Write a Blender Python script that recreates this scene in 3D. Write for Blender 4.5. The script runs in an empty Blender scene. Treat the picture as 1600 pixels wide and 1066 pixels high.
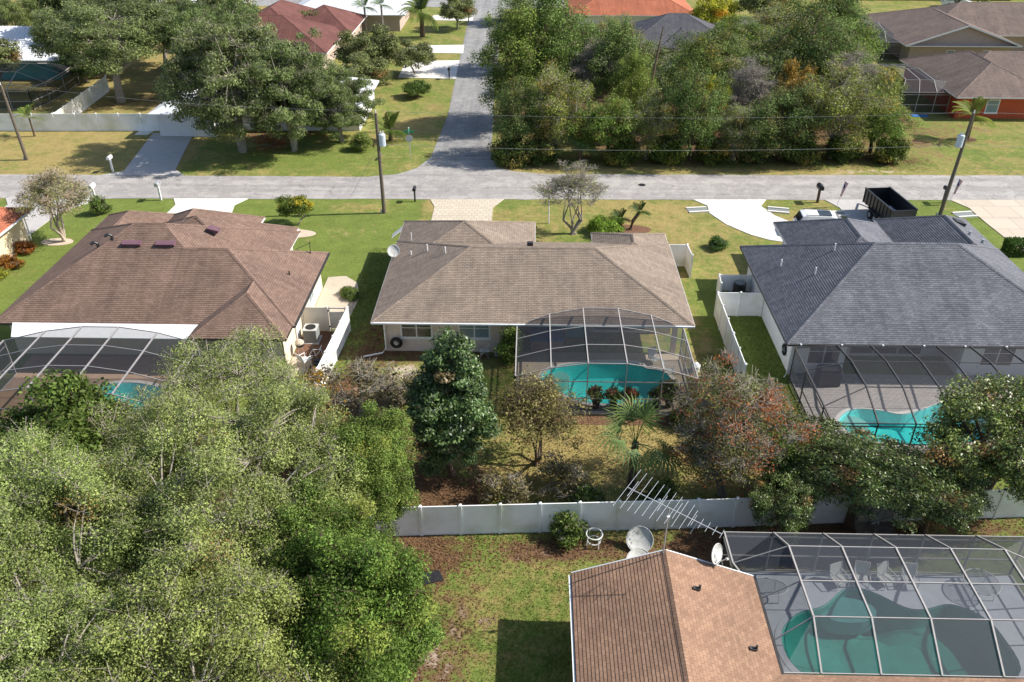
import bpy, bmesh, math, random
import numpy as np
R = math.radians
scene = bpy.context.scene
C = scene.collection

# ------------------------------------------------------------------ camera, sky, sun, exposure
cam_d = bpy.data.cameras.new('camera'); cam = bpy.data.objects.new('camera', cam_d); C.objects.link(cam)
cam.location = (0, 0, 29.0); cam.rotation_euler = (R(58.0), 0, R(1.3))
cam_d.sensor_width = 36; cam_d.lens = 29.475; cam_d.clip_start = 0.5; cam_d.clip_end = 6000
scene.camera = cam
SUN_EL, SUN_AZ = 41.0, 84.5           # azimuth clockwise from +Y
w = bpy.data.worlds.new('World'); scene.world = w; w.use_nodes = True
nt = w.node_tree
sky = nt.nodes.new('ShaderNodeTexSky'); sky.sky_type = 'NISHITA'; sky.sun_disc = False
sky.sun_elevation = R(SUN_EL); sky.sun_rotation = R(SUN_AZ)
bg = nt.nodes['Background']; bg.inputs[1].default_value = 0.115
nt.links.new(sky.outputs[0], bg.inputs[0])
sl = bpy.data.lights.new('sun', 'SUN'); sl.energy = 5.0; sl.angle = R(0.53); sl.color = (1, 0.95, 0.87)
sun = bpy.data.objects.new('sun', sl); C.objects.link(sun); sun.location = (60, 10, 60)
sun.rotation_euler = (R(90 - SUN_EL), 0, R(180 - SUN_AZ))
scene.view_settings.view_transform = 'Standard'; scene.view_settings.look = 'None'
scene.view_settings.exposure = 0.56; scene.view_settings.gamma = 1
scene.render.engine = 'CYCLES'
scene.cycles.transparent_max_bounces = 24; scene.cycles.max_bounces = 8
scene.cycles.caustics_reflective = False; scene.cycles.caustics_refractive = False

# ------------------------------------------------------------------ materials
def nodes_of(name):
    m = bpy.data.materials.new(name); m.use_nodes = True
    n = m.node_tree.nodes; l = m.node_tree.links
    return m, n, l, n['Principled BSDF']
def col4(c): return (c[0], c[1], c[2], 1)
def pmat(name, c1, c2=None, scale=3.0, rough=0.7, bump=0.0, bscale=30.0, metal=0.0, spec=0.3, detail=6, c3=None, s3=0.35):
    """two-tone noise-mottled surface with fine relief; c3 adds large worn patches"""
    m, n, l, p = nodes_of(name)
    p.inputs['Roughness'].default_value = rough; p.inputs['Metallic'].default_value = metal
    p.inputs['Specular IOR Level'].default_value = spec
    tc = n.new('ShaderNodeTexCoord')
    c2 = c2 or tuple(x * 0.85 for x in c1)
    nz = n.new('ShaderNodeTexNoise'); nz.inputs['Scale'].default_value = scale; nz.inputs['Detail'].default_value = detail
    nz.inputs['Roughness'].default_value = 0.65
    l.new(tc.outputs['Object'], nz.inputs['Vector'])
    rp = n.new('ShaderNodeValToRGB'); rp.color_ramp.elements[0].position = 0.35; rp.color_ramp.elements[1].position = 0.65
    rp.color_ramp.elements[0].color = col4(c1); rp.color_ramp.elements[1].color = col4(c2)
    l.new(nz.outputs['Fac'], rp.inputs[0]); out = rp.outputs[0]
    if c3:
        n3 = n.new('ShaderNodeTexNoise'); n3.inputs['Scale'].default_value = s3; n3.inputs['Detail'].default_value = 5
        l.new(tc.outputs['Object'], n3.inputs['Vector'])
        r3 = n.new('ShaderNodeValToRGB'); r3.color_ramp.elements[0].position = 0.45; r3.color_ramp.elements[1].position = 0.7
        l.new(n3.outputs['Fac'], r3.inputs[0])
        mx = n.new('ShaderNodeMix'); mx.data_type = 'RGBA'; mx.inputs[7].default_value = col4(c3)
        l.new(r3.outputs[0], mx.inputs[0]); l.new(out, mx.inputs[6]); out = mx.outputs[2]
    l.new(out, p.inputs['Base Color'])
    if bump:
        nb = n.new('ShaderNodeTexNoise'); nb.inputs['Scale'].default_value = bscale; nb.inputs['Detail'].default_value = 4
        l.new(tc.outputs['Object'], nb.inputs['Vector'])
        b = n.new('ShaderNodeBump'); b.inputs['Strength'].default_value = bump; b.inputs['Distance'].default_value = 0.03
        l.new(nb.outputs['Fac'], b.inputs['Height']); l.new(b.outputs[0], p.inputs['Normal'])
    return m
def shingle(name, ca, cb, mortar, bw=0.32, rh=0.145, c3=None, streak=0.6):
    """asphalt shingles: tab colours from a brick pattern laid on the slope's own metres, plus weathering"""
    m, n, l, p = nodes_of(name); p.inputs['Roughness'].default_value = 0.9; p.inputs['Specular IOR Level'].default_value = 0.15
    uv = n.new('ShaderNodeUVMap'); uv.uv_map = 'UVMap'
    br = n.new('ShaderNodeTexBrick'); br.inputs['Scale'].default_value = 1.0
    br.inputs['Brick Width'].default_value = bw; br.inputs['Row Height'].default_value = rh
    br.inputs['Mortar Size'].default_value = 0.012; br.inputs['Mortar Smooth'].default_value = 0.3
    br.inputs['Color1'].default_value = col4(ca); br.inputs['Color2'].default_value = col4(cb); br.inputs['Mortar'].default_value = col4(mortar)
    br.offset = 0.43; l.new(uv.outputs[0], br.inputs['Vector'])
    nz = n.new('ShaderNodeTexNoise'); nz.inputs['Scale'].default_value = 0.45; nz.inputs['Detail'].default_value = 7; nz.inputs['Roughness'].default_value = 0.65
    l.new(uv.outputs[0], nz.inputs['Vector'])
    rp = n.new('ShaderNodeValToRGB'); rp.color_ramp.elements[0].position = 0.3; rp.color_ramp.elements[1].position = 0.75
    rp.color_ramp.elements[0].color = (0.72, 0.72, 0.73, 1); rp.color_ramp.elements[1].color = (1.12, 1.1, 1.08, 1)
    l.new(nz.outputs['Fac'], rp.inputs[0])
    mx = n.new('ShaderNodeMix'); mx.data_type = 'RGBA'; mx.blend_type = 'MULTIPLY'; mx.inputs[0].default_value = 1
    l.new(br.outputs['Color'], mx.inputs[6]); l.new(rp.outputs[0], mx.inputs[7])
    mp = n.new('ShaderNodeMapping'); mp.inputs['Scale'].default_value = (1.3, 0.13, 1); l.new(uv.outputs[0], mp.inputs[0])
    ns = n.new('ShaderNodeTexNoise'); ns.inputs['Scale'].default_value = 1.6; ns.inputs['Detail'].default_value = 6; ns.inputs['Roughness'].default_value = 0.7; l.new(mp.outputs[0], ns.inputs['Vector'])
    rs_ = n.new('ShaderNodeValToRGB'); rs_.color_ramp.elements[0].position = 0.36; rs_.color_ramp.elements[1].position = 0.6
    rs_.color_ramp.elements[0].color = (0.70, 0.69, 0.69, 1); rs_.color_ramp.elements[1].color = (1.06, 1.06, 1.05, 1); l.new(ns.outputs['Fac'], rs_.inputs[0])
    m2 = n.new('ShaderNodeMix'); m2.data_type = 'RGBA'; m2.blend_type = 'MULTIPLY'; m2.inputs[0].default_value = streak
    l.new(mx.outputs[2], m2.inputs[6]); l.new(rs_.outputs[0], m2.inputs[7])
    l.new(m2.outputs[2], p.inputs['Base Color'])
    nb = n.new('ShaderNodeTexNoise'); nb.inputs['Scale'].default_value = 40
    l.new(uv.outputs[0], nb.inputs['Vector'])
    b = n.new('ShaderNodeBump'); b.inputs['Strength'].default_value = 0.4; b.inputs['Distance'].default_value = 0.01
    l.new(nb.outputs['Fac'], b.inputs['Height']); l.new(b.outputs[0], p.inputs['Normal'])
    return m
def leafmat(name, rough=0.5, trans=0.38, spec=0.14):
    """leaf colour = per-leaf tint attribute x the tree's own object colour"""
    m, n, l, p = nodes_of(name)
    at = n.new('ShaderNodeAttribute'); at.attribute_name = 'tint'
    oi = n.new('ShaderNodeObjectInfo')
    mx = n.new('ShaderNodeMix'); mx.data_type = 'RGBA'; mx.blend_type = 'MULTIPLY'; mx.inputs[0].default_value = 1
    l.new(at.outputs['Color'], mx.inputs[6]); l.new(oi.outputs['Color'], mx.inputs[7])
    l.new(mx.outputs[2], p.inputs['Base Color']); p.inputs['Roughness'].default_value = rough; p.inputs['Specular IOR Level'].default_value = spec
    tr = n.new('ShaderNodeBsdfTranslucent'); l.new(mx.outputs[2], tr.inputs['Color'])
    ms = n.new('ShaderNodeMixShader'); ms.inputs[0].default_value = trans
    l.new(p.outputs[0], ms.inputs[1]); l.new(tr.outputs[0], ms.inputs[2])
    l.new(ms.outputs[0], n['Material Output'].inputs[0])
    return m
def screenmat(name, cov, c):
    """woven insect screen: part of the light passes between the threads"""
    m, n, l, p = nodes_of(name)
    p.inputs['Base Color'].default_value = col4(c); p.inputs['Roughness'].default_value = 0.6
    t = n.new('ShaderNodeBsdfTransparent'); ms = n.new('ShaderNodeMixShader'); ms.inputs[0].default_value = cov
    l.new(t.outputs[0], ms.inputs[1]); l.new(p.outputs[0], ms.inputs[2]); l.new(ms.outputs[0], n['Material Output'].inputs[0])
    return m
def watermat(name, tint):
    m, n, l, p = nodes_of(name)
    t = n.new('ShaderNodeBsdfTransparent'); t.inputs[0].default_value = col4(tint)
    g = n.new('ShaderNodeBsdfGlossy'); g.inputs['Roughness'].default_value = 0.03
    lw = n.new('ShaderNodeLayerWeight'); lw.inputs[0].default_value = 0.5
    pw = n.new('ShaderNodeMath'); pw.operation = 'POWER'; pw.inputs[1].default_value = 4.0; l.new(lw.outputs['Facing'], pw.inputs[0])
    fr = n.new('ShaderNodeMath'); fr.operation = 'MULTIPLY_ADD'; fr.inputs[1].default_value = 0.75; fr.inputs[2].default_value = 0.05; l.new(pw.outputs[0], fr.inputs[0])
    tc = n.new('ShaderNodeTexCoord'); nz = n.new('ShaderNodeTexNoise'); nz.inputs['Scale'].default_value = 7; nz.inputs['Detail'].default_value = 4
    l.new(tc.outputs['Object'], nz.inputs['Vector'])
    b = n.new('ShaderNodeBump'); b.inputs['Strength'].default_value = 0.8; b.inputs['Distance'].default_value = 0.07
    l.new(nz.outputs['Fac'], b.inputs['Height']); l.new(b.outputs[0], g.inputs['Normal']); l.new(b.outputs[0], lw.inputs['Normal'])
    ms = n.new('ShaderNodeMixShader'); l.new(fr.outputs[0], ms.inputs[0]); l.new(t.outputs[0], ms.inputs[1]); l.new(g.outputs[0], ms.inputs[2])
    l.new(ms.outputs[0], n['Material Output'].inputs[0])
    return m
def pavermat(name, ca, cb, mo, bw, rh, mort=0.012):
    m, n, l, p = nodes_of(name); p.inputs['Roughness'].default_value = 0.85
    tc = n.new('ShaderNodeTexCoord'); br = n.new('ShaderNodeTexBrick'); br.inputs['Scale'].default_value = 1
    br.inputs['Brick Width'].default_value = bw; br.inputs['Row Height'].default_value = rh; br.inputs['Mortar Size'].default_value = mort
    br.inputs['Color1'].default_value = col4(ca); br.inputs['Color2'].default_value = col4(cb); br.inputs['Mortar'].default_value = col4(mo)
    l.new(tc.outputs['Object'], br.inputs['Vector']); l.new(br.outputs['Color'], p.inputs['Base Color'])
    return m
def lawnmat(name):
    m, n, l, p = nodes_of(name); p.inputs['Roughness'].default_value = 0.9; p.inputs['Specular IOR Level'].default_value = 0.1
    at = n.new('ShaderNodeAttribute'); at.attribute_name = 'cover'
    sp = n.new('ShaderNodeSeparateColor'); l.new(at.outputs['Color'], sp.inputs[0])
    geo = n.new('ShaderNodeNewGeometry')
    def noise(s, d=6, r=0.65):
        z = n.new('ShaderNodeTexNoise'); z.inputs['Scale'].default_value = s; z.inputs['Detail'].default_value = d; z.inputs['Roughness'].default_value = r
        l.new(geo.outputs['Position'], z.inputs['Vector']); return z.outputs['Fac']
    def math_(op, a, b=None, clamp=False):
        q = n.new('ShaderNodeMath'); q.operation = op; q.use_clamp = clamp
        for i, v in enumerate((a, b)):
            if v is None: continue
            if isinstance(v, (int, float)): q.inputs[i].default_value = v
            else: l.new(v, q.inputs[i])
        return q.outputs[0]
    def mixc(f, a, b):
        q = n.new('ShaderNodeMix'); q.data_type = 'RGBA'; l.new(f, q.inputs[0])
        for i, v in ((6, a), (7, b)):
            if isinstance(v, tuple): q.inputs[i].default_value = col4(v)
            else: l.new(v, q.inputs[i])
        return q.outputs[2]
    big, mid, fine = noise(0.28, 6), noise(1.7, 6, .7), noise(9, 6, .8)
    green = mixc(fine, (0.088, 0.125, 0.024), (0.205, 0.25, 0.06))
    dry = mixc(fine, (0.20, 0.155, 0.045), (0.42, 0.33, 0.14))
    dirt = mixc(fine, (0.055, 0.032, 0.018), (0.23, 0.135, 0.075))
    sand = mixc(fine, (0.40, 0.32, 0.24), (0.62, 0.53, 0.43))
    def fac(ch, a=2.2):
        s = math_('ADD', sp.outputs[ch], math_('MULTIPLY', math_('SUBTRACT', math_('ADD', big, mid), 1.0), 1.5))
        return math_('MULTIPLY', math_('SUBTRACT', s, 0.5 - 0.5 / a), a, True)
    c = mixc(fac(0), green, dry); c = mixc(fac(1, 3), c, dirt); c = mixc(fac(2, 3), c, sand)
    v = math_('ADD', math_('MULTIPLY', noise(0.8, 5, .7), 0.9), math_('MULTIPLY', noise(4.5, 4, .75), 1.1))
    hv = n.new('ShaderNodeHueSaturation'); l.new(v, hv.inputs['Value']); l.new(c, hv.inputs['Color']); hv.inputs['Saturation'].default_value = 1.0
    l.new(hv.outputs[0], p.inputs['Base Color'])
    b = n.new('ShaderNodeBump'); b.inputs['Strength'].default_value = 0.7; b.inputs['Distance'].default_value = 0.06
    l.new(noise(18, 5, .7), b.inputs['Height']); l.new(b.outputs[0], p.inputs['Normal'])
    return m

M = {}
M['lawn'] = lawnmat('lawn')
M['road'] = pmat('road_asphalt', (0.385, 0.36, 0.345), (0.45, 0.425, 0.405), 2.0, 0.9, 0.5, 60, c3=(0.395, 0.37, 0.355), s3=0.12)
M['street'] = pmat('street_asphalt', (0.27, 0.265, 0.265), (0.34, 0.33, 0.325), 2.5, 0.9, 0.5, 60, c3=(0.36, 0.35, 0.34), s3=0.12)
def road_wear(m, sc):
    n, l = m.node_tree.nodes, m.node_tree.links; p = n['Principled BSDF']; src = p.inputs['Base Color'].links[0].from_socket
    tc = n.new('ShaderNodeTexCoord'); out = src
    for scale, s0, lo, hi, a in ((sc, 1.0, .38, .62, .82), ((1, 1, 1), 0.7, .50, .54, .88), ((1, 1, 1), 9.0, .35, .65, .86)):
        mp = n.new('ShaderNodeMapping'); mp.inputs['Scale'].default_value = scale; l.new(tc.outputs['Object'], mp.inputs[0])
        z = n.new('ShaderNodeTexNoise'); z.inputs['Scale'].default_value = s0; z.inputs['Detail'].default_value = 5; z.inputs['Roughness'].default_value = .65; l.new(mp.outputs[0], z.inputs['Vector'])
        r = n.new('ShaderNodeValToRGB'); r.color_ramp.elements[0].position = lo; r.color_ramp.elements[1].position = hi
        r.color_ramp.elements[0].color = (a, a, a, 1); r.color_ramp.elements[1].color = (1.03, 1.03, 1.02, 1); l.new(z.outputs['Fac'], r.inputs[0])
        q = n.new('ShaderNodeMix'); q.data_type = 'RGBA'; q.blend_type = 'MULTIPLY'; q.inputs[0].default_value = 1; l.new(out, q.inputs[6]); l.new(r.outputs[0], q.inputs[7]); out = q.outputs[2]
    v = n.new('ShaderNodeTexVoronoi'); v.feature = 'DISTANCE_TO_EDGE'; v.inputs['Scale'].default_value = .45
    zz = n.new('ShaderNodeTexNoise'); zz.inputs['Scale'].default_value = 1.3; l.new(tc.outputs['Object'], zz.inputs['Vector'])
    ad = n.new('ShaderNodeVectorMath'); ad.operation = 'MULTIPLY_ADD'; ad.inputs[1].default_value = (1.6, 1.6, 0); l.new(zz.outputs['Color'], ad.inputs[0]); l.new(tc.outputs['Object'], ad.inputs[2]); l.new(ad.outputs[0], v.inputs['Vector'])
    r = n.new('ShaderNodeValToRGB'); r.color_ramp.elements[0].position = .0; r.color_ramp.elements[1].position = .018
    r.color_ramp.elements[0].color = (.72, .71, .70, 1); r.color_ramp.elements[1].color = (1, 1, 1, 1); l.new(v.outputs['Distance'], r.inputs[0])
    q = n.new('ShaderNodeMix'); q.data_type = 'RGBA'; q.blend_type = 'MULTIPLY'; q.inputs[0].default_value = 1; l.new(out, q.inputs[6]); l.new(r.outputs[0], q.inputs[7])
    l.new(q.outputs[2], p.inputs['Base Color'])
road_wear(M['road'], (.03, .9, 1)); road_wear(M['street'], (.9, .03, 1))
M['white_conc'] = pmat('white_concrete', (0.72, 0.69, 0.64), (0.64, 0.61, 0.56), 1.5, 0.8, 0.2, 40)
M['tan_conc'] = pmat('tan_concrete', (0.55, 0.47, 0.36), (0.47, 0.40, 0.31), 1.5, 0.8, 0.2, 40)
M['slab_white'] = pavermat('white_concrete_slabs', (0.70, 0.67, 0.62), (0.64, 0.61, 0.565), (0.44, 0.42, 0.385), 2.4, 2.4, .03)
M['slab_tan'] = pavermat('tan_concrete_slabs', (0.54, 0.46, 0.36), (0.48, 0.41, 0.32), (0.33, 0.28, 0.22), 2.4, 2.4, .03)
M['grey_conc'] = pmat('grey_concrete', (0.48, 0.46, 0.44), (0.42, 0.40, 0.385), 1.5, 0.85, 0.3, 40)
M['paver_tan'] = pavermat('tan_pavers', (0.50, 0.43, 0.33), (0.56, 0.49, 0.38), (0.33, 0.28, 0.22), 0.5, 0.5, 0.02)
M['paver_grey'] = pavermat('grey_pavers', (0.36, 0.33, 0.31), (0.46, 0.42, 0.39), (0.22, 0.2, 0.19), 0.34, 0.17)
M['deck_tan'] = pmat('tan_deck', (0.46, 0.38, 0.28), (0.40, 0.33, 0.25), 2, 0.8, 0.2, 60)
M['deck_brown'] = pmat('brown_deck', (0.40, 0.27, 0.18), (0.34, 0.23, 0.16), 2, 0.8, 0.2, 60)
M['deck_pale'] = pmat('pale_deck', (0.56, 0.60, 0.66), (0.48, 0.52, 0.58), 2, 0.75, 0.2, 60)
M['mulch'] = pmat('mulch', (0.12, 0.06, 0.035), (0.22, 0.115, 0.07), 6, 0.95, 1.0, 25)
M['roofA'] = shingle('brown_shingle', (0.262, 0.178, 0.14), (0.20, 0.135, 0.105), (0.125, 0.08, 0.063))
M['roofB'] = shingle('tan_grey_shingle', (0.33, 0.265, 0.21), (0.255, 0.205, 0.165), (0.16, 0.125, 0.10))
M['roofC'] = shingle('slate_shingle', (0.195, 0.20, 0.225), (0.135, 0.14, 0.16), (0.075, 0.08, 0.10))
M['roofD'] = shingle('rust_tan_shingle', (0.375, 0.235, 0.158), (0.285, 0.175, 0.118), (0.20, 0.125, 0.085), 0.25, 0.145, streak=0.3)
M['roof_red'] = shingle('red_brown_shingle', (0.20, 0.095, 0.08), (0.17, 0.08, 0.07), (0.14, 0.05, 0.045))
M['roof_orange'] = shingle('orange_tile', (0.55, 0.20, 0.11), (0.48, 0.17, 0.10), (0.28, 0.10, 0.06))
M['roof_grey'] = shingle('charcoal_shingle', (0.14, 0.14, 0.155), (0.11, 0.11, 0.125), (0.07, 0.07, 0.08))
M['roof_old'] = shingle('weathered_brown_shingle', (0.26, 0.20, 0.17), (0.20, 0.155, 0.135), (0.12, 0.095, 0.085))
M['roof_white'] = pmat('white_metal_roof', (0.70, 0.71, 0.73), (0.62, 0.63, 0.65), 0.6, 0.45, spec=0.5)
M['stucco_cream'] = pmat('cream_stucco', (0.72, 0.64, 0.50), (0.66, 0.58, 0.46), 2, 0.9, 0.3, 60)
M['stucco_pink'] = pmat('blush_stucco', (0.68, 0.58, 0.50), (0.62, 0.53, 0.46), 2, 0.9, 0.3, 60)
M['stucco_white'] = pmat('white_stucco', (0.76, 0.76, 0.77), (0.70, 0.70, 0.71), 2, 0.9, 0.3, 60)
M['stucco_tan'] = pmat('tan_stucco', (0.48, 0.38, 0.32), (0.43, 0.34, 0.29), 2, 0.9, 0.3, 60)
M['stucco_red'] = pmat('red_orange_stucco', (0.50, 0.10, 0.045), (0.45, 0.09, 0.04), 2, 0.9, 0.3, 60)
M['stucco_yellow'] = pmat('pale_yellow_stucco', (0.74, 0.62, 0.42), (0.68, 0.57, 0.39), 2, 0.9, 0.3, 60)
M['trim_white'] = pmat('white_trim', (0.78, 0.78, 0.77), (0.70, 0.70, 0.69), 4, 0.5)
M['trim_dark'] = pmat('dark_bronze_trim', (0.035, 0.03, 0.028), (0.05, 0.045, 0.04), 4, 0.45, spec=0.5)
M['vinyl'] = pmat('white_vinyl', (0.92, 0.92, 0.92), (0.87, 0.87, 0.86), 1.2, 0.45, c3=(0.66, 0.67, 0.57), s3=0.7)
M['vinyl_cream'] = pmat('cream_vinyl', (0.78, 0.73, 0.62), (0.72, 0.67, 0.57), 1.2, 0.5)
M['alu_white'] = pmat('white_aluminium', (0.43, 0.40, 0.375), (0.37, 0.35, 0.33), 5, 0.45, spec=0.5)
M['alu_bronze'] = pmat('bronze_aluminium', (0.06, 0.055, 0.055), (0.09, 0.08, 0.08), 5, 0.45, spec=0.5)
M['alu_grey'] = pmat('grey_aluminium', (0.34, 0.32, 0.32), (0.28, 0.27, 0.27), 5, 0.45, spec=0.5)
M['screen'] = screenmat('charcoal_screen', 0.48, (0.026, 0.025, 0.03))
M['screen_dense'] = screenmat('dense_charcoal_screen', 0.52, (0.05, 0.055, 0.068))
M['screen_light'] = screenmat('thin_screen', 0.34, (0.055, 0.053, 0.062))
M['glass_dark'] = pmat('dark_window_glass', (0.02, 0.026, 0.028), (0.035, 0.042, 0.045), 1.5, 0.08, spec=0.7)
M['glass_blue'] = pmat('blue_window_glass', (0.16, 0.24, 0.28), (0.22, 0.30, 0.34), 1.5, 0.1, spec=0.7)
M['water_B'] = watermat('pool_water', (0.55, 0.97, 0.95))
M['water_D'] = watermat('green_pool_water', (0.42, 0.80, 0.74))  # deeper, greener tint than the water of the other pools
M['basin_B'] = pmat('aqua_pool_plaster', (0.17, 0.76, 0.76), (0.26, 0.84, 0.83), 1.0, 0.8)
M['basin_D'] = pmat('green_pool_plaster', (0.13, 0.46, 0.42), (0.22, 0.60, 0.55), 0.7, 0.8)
M['tile'] = pavermat('blue_pool_tile', (0.03, 0.16, 0.22), (0.05, 0.22, 0.30), (0.3, 0.35, 0.36), .15, .15)
M['bark_grey'] = pmat('grey_bark', (0.36, 0.32, 0.27), (0.22, 0.19, 0.16), 5, 0.95, 0.8, 20)
M['bark_brown'] = pmat('brown_bark', (0.16, 0.11, 0.075), (0.09, 0.065, 0.045), 5, 0.95, 0.8, 20)
M['bark_pale'] = pmat('pale_smooth_bark', (0.48, 0.41, 0.33), (0.36, 0.29, 0.22), 5, 0.8, 0.4, 20)
M['leaf'] = leafmat('leaf'); M['leaf_gloss'] = leafmat('glossy_leaf', 0.42, 0.2, 0.5)
M['pole_wood'] = pmat('weathered_pole_wood', (0.17, 0.14, 0.105), (0.11, 0.09, 0.07), 8, 0.9, 0.6, 30)
M['wire'] = pmat('wire', (0.30, 0.30, 0.30), (0.25, 0.25, 0.25), 3, 0.5)
M['galv'] = pmat('galvanised_steel', (0.50, 0.52, 0.55), (0.42, 0.44, 0.47), 5, 0.4, metal=0.4, spec=0.5)
M['transformer'] = pmat('transformer_grey', (0.56, 0.62, 0.68), (0.48, 0.54, 0.60), 4, 0.4)
M['black'] = pmat('black_paint', (0.018, 0.018, 0.02), (0.03, 0.03, 0.032), 5, 0.4, spec=0.5)
M['rubber'] = pmat('rubber', (0.02, 0.02, 0.02), (0.03, 0.03, 0.03), 8, 0.85)
M['car_white'] = pmat('white_car_paint', (0.78, 0.78, 0.77), (0.75, 0.75, 0.74), 2, 0.18, spec=0.6)
M['dish_white'] = pmat('off_white_dish', (0.62, 0.62, 0.60), (0.44, 0.44, 0.41), 3, 0.5)
M['ac_grey'] = pmat('air_conditioner_grey', (0.25, 0.27, 0.26), (0.20, 0.22, 0.21), 5, 0.5)
M['ac_top'] = pmat('air_conditioner_top', (0.55, 0.54, 0.50), (0.48, 0.47, 0.44), 5, 0.5)
M['sign_green'] = pmat('green_sign', (0.01, 0.30, 0.16), (0.01, 0.26, 0.14), 3, 0.4)
M['pot'] = pmat('dark_plant_pot', (0.06, 0.055, 0.05), (0.09, 0.08, 0.07), 5, 0.6)
M['terracotta'] = pmat('terracotta', (0.42, 0.16, 0.09), (0.36, 0.13, 0.08), 5, 0.8)
M['sling'] = pmat('pale_sling_fabric', (0.66, 0.67, 0.64), (0.60, 0.61, 0.58), 8, 0.8)
M['table_glass'] = screenmat('table_glass', 0.35, (0.10, 0.13, 0.15))
M['blue'] = pmat('blue_cover', (0.03, 0.12, 0.30), (0.04, 0.16, 0.38), 4, 0.7)
M['teal'] = pmat('teal_paint', (0.05, 0.30, 0.34), (0.06, 0.34, 0.38), 4, 0.7)
M['skylight'] = pmat('plum_vent_paint', (0.14, 0.075, 0.095), (0.17, 0.09, 0.11), 4, 0.5)
M['kerb'] = pmat('bed_edging', (0.60, 0.48, 0.37), (0.50, 0.40, 0.31), 6, 0.9, 0.5, 30)

# ------------------------------------------------------------------ builders
ORG = {}
def setp(o, label=None, cat=None, group=None, kind=None):
    if label: o['label'] = label
    if cat: o['category'] = cat
    if group: o['group'] = group
    if kind: o['kind'] = kind
    return o
def thing(name, label, cat, loc=(0, 0, 0), group=None):
    o = bpy.data.objects.new(name, None); C.objects.link(o); o.location = loc; o.empty_display_size = 0.3
    ORG[o.name] = np.array(loc, float)
    return setp(o, label, cat, group)
def link(name, me, parent=None, org=None):
    o = bpy.data.objects.new(name, me); C.objects.link(o)
    if parent is not None:
        o.parent = parent; ORG[o.name] = ORG.get(parent.name, np.zeros(3))
    else: ORG[o.name] = np.zeros(3) if org is None else org
    return o
def raw_mesh(name, V, F, mat, uvs=None, smooth=False):
    me = bpy.data.meshes.new(name); me.from_pydata([tuple(v) for v in V], [], F)
    if uvs is not None:
        ul = me.uv_layers.new(name='UVMap')
        ul.data.foreach_set('uv', np.asarray(uvs, np.float32).ravel())
    if smooth: me.polygons.foreach_set('use_smooth', [True] * len(me.polygons))
    me.materials.append(mat); me.update(); return me
class MB:
    def __init__(s): s.v = []; s.f = []
    def add(s, V, F):
        b = len(s.v); s.v += [tuple(map(float, p)) for p in V]; s.f += [[b + i for i in f] for f in F]; return s
    def box(s, a, b):
        (x0, y0, z0), (x1, y1, z1) = a, b
        return s.add([(x0,y0,z0),(x1,y0,z0),(x1,y1,z0),(x0,y1,z0),(x0,y0,z1),(x1,y0,z1),(x1,y1,z1),(x0,y1,z1)],
                     [[0,3,2,1],[4,5,6,7],[0,1,5,4],[1,2,6,5],[2,3,7,6],[3,0,4,7]])
    def cbox(s, c, d): return s.box([c[i]-d[i]/2 for i in range(3)], [c[i]+d[i]/2 for i in range(3)])
    def prism(s, poly, z0, z1):
        n = len(poly)
        return s.add([(x,y,z0) for x,y in poly]+[(x,y,z1) for x,y in poly],
                     [list(range(n))[::-1], list(range(n,2*n))]+[[i,(i+1)%n,n+(i+1)%n,n+i] for i in range(n)])
    def beam(s, p, q, w, h, up=(0,0,1)):
        p, q = np.array(p,float), np.array(q,float); d = q-p; d /= np.linalg.norm(d)
        u = np.array(up,float)
        if abs(d@u) > .98: u = np.array((0,1,0.))
        r = np.cross(d,u); r /= np.linalg.norm(r); u = np.cross(r,d)
        o = [r*w/2*a+u*h/2*b for a,b in ((-1,-1),(1,-1),(1,1),(-1,1))]
        return s.add([p+k for k in o]+[q+k for k in o], [[0,1,2,3][::-1],[4,5,6,7]]+[[i,(i+1)%4,4+(i+1)%4,4+i] for i in range(4)])
    def tube(s, pts, rad, k=8, cap=True):
        pts = [np.array(p,float) for p in pts]; n = len(pts); rad = [rad]*n if not hasattr(rad,'__len__') else rad
        V = []; 
        for i,p in enumerate(pts):
            d = pts[min(i+1,n-1)]-pts[max(i-1,0)]; d /= (np.linalg.norm(d)+1e-9)
            u = np.array((0,0,1.)) if abs(d[2])<.9 else np.array((1.,0,0)); r = np.cross(d,u); r/=np.linalg.norm(r); u = np.cross(r,d)
            V += [p+rad[i]*(math.cos(2*math.pi*j/k)*r+math.sin(2*math.pi*j/k)*u) for j in range(k)]
        F = [[i*k+j,i*k+(j+1)%k,(i+1)*k+(j+1)%k,(i+1)*k+j] for i in range(n-1) for j in range(k)]
        if cap: F += [list(range(k))[::-1], list(range((n-1)*k,n*k))]
        return s.add(V,F)
    def lathe(s, c, prof, k=20):
        V = [(c[0]+r*math.cos(2*math.pi*j/k), c[1]+r*math.sin(2*math.pi*j/k), c[2]+z) for r,z in prof for j in range(k)]
        n = len(prof)
        return s.add(V, [[i*k+j,i*k+(j+1)%k,(i+1)*k+(j+1)%k,(i+1)*k+j] for i in range(n-1) for j in range(k)]+[list(range(k))[::-1],list(range((n-1)*k,n*k))])
    def build(s, name, mat, parent=None, smooth=False, bevel=0):
        org = ORG.get(parent.name, np.zeros(3)) if parent is not None else np.zeros(3)
        me = raw_mesh(name, [np.array(v)-org for v in s.v], s.f, M[mat] if isinstance(mat,str) else mat, smooth=smooth)
        o = link(name, me, parent)
        if bevel:
            b = o.modifiers.new('bevel','BEVEL'); b.width = bevel; b.segments = 2; b.limit_method = 'ANGLE'
        return o
def copy_tree(o, parent=None):
    c = o.copy(); C.objects.link(c); c.parent = parent
    ORG[c.name] = ORG.get(o.name, np.zeros(3))
    for ch in o.children: copy_tree(ch, c)
    return c

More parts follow.
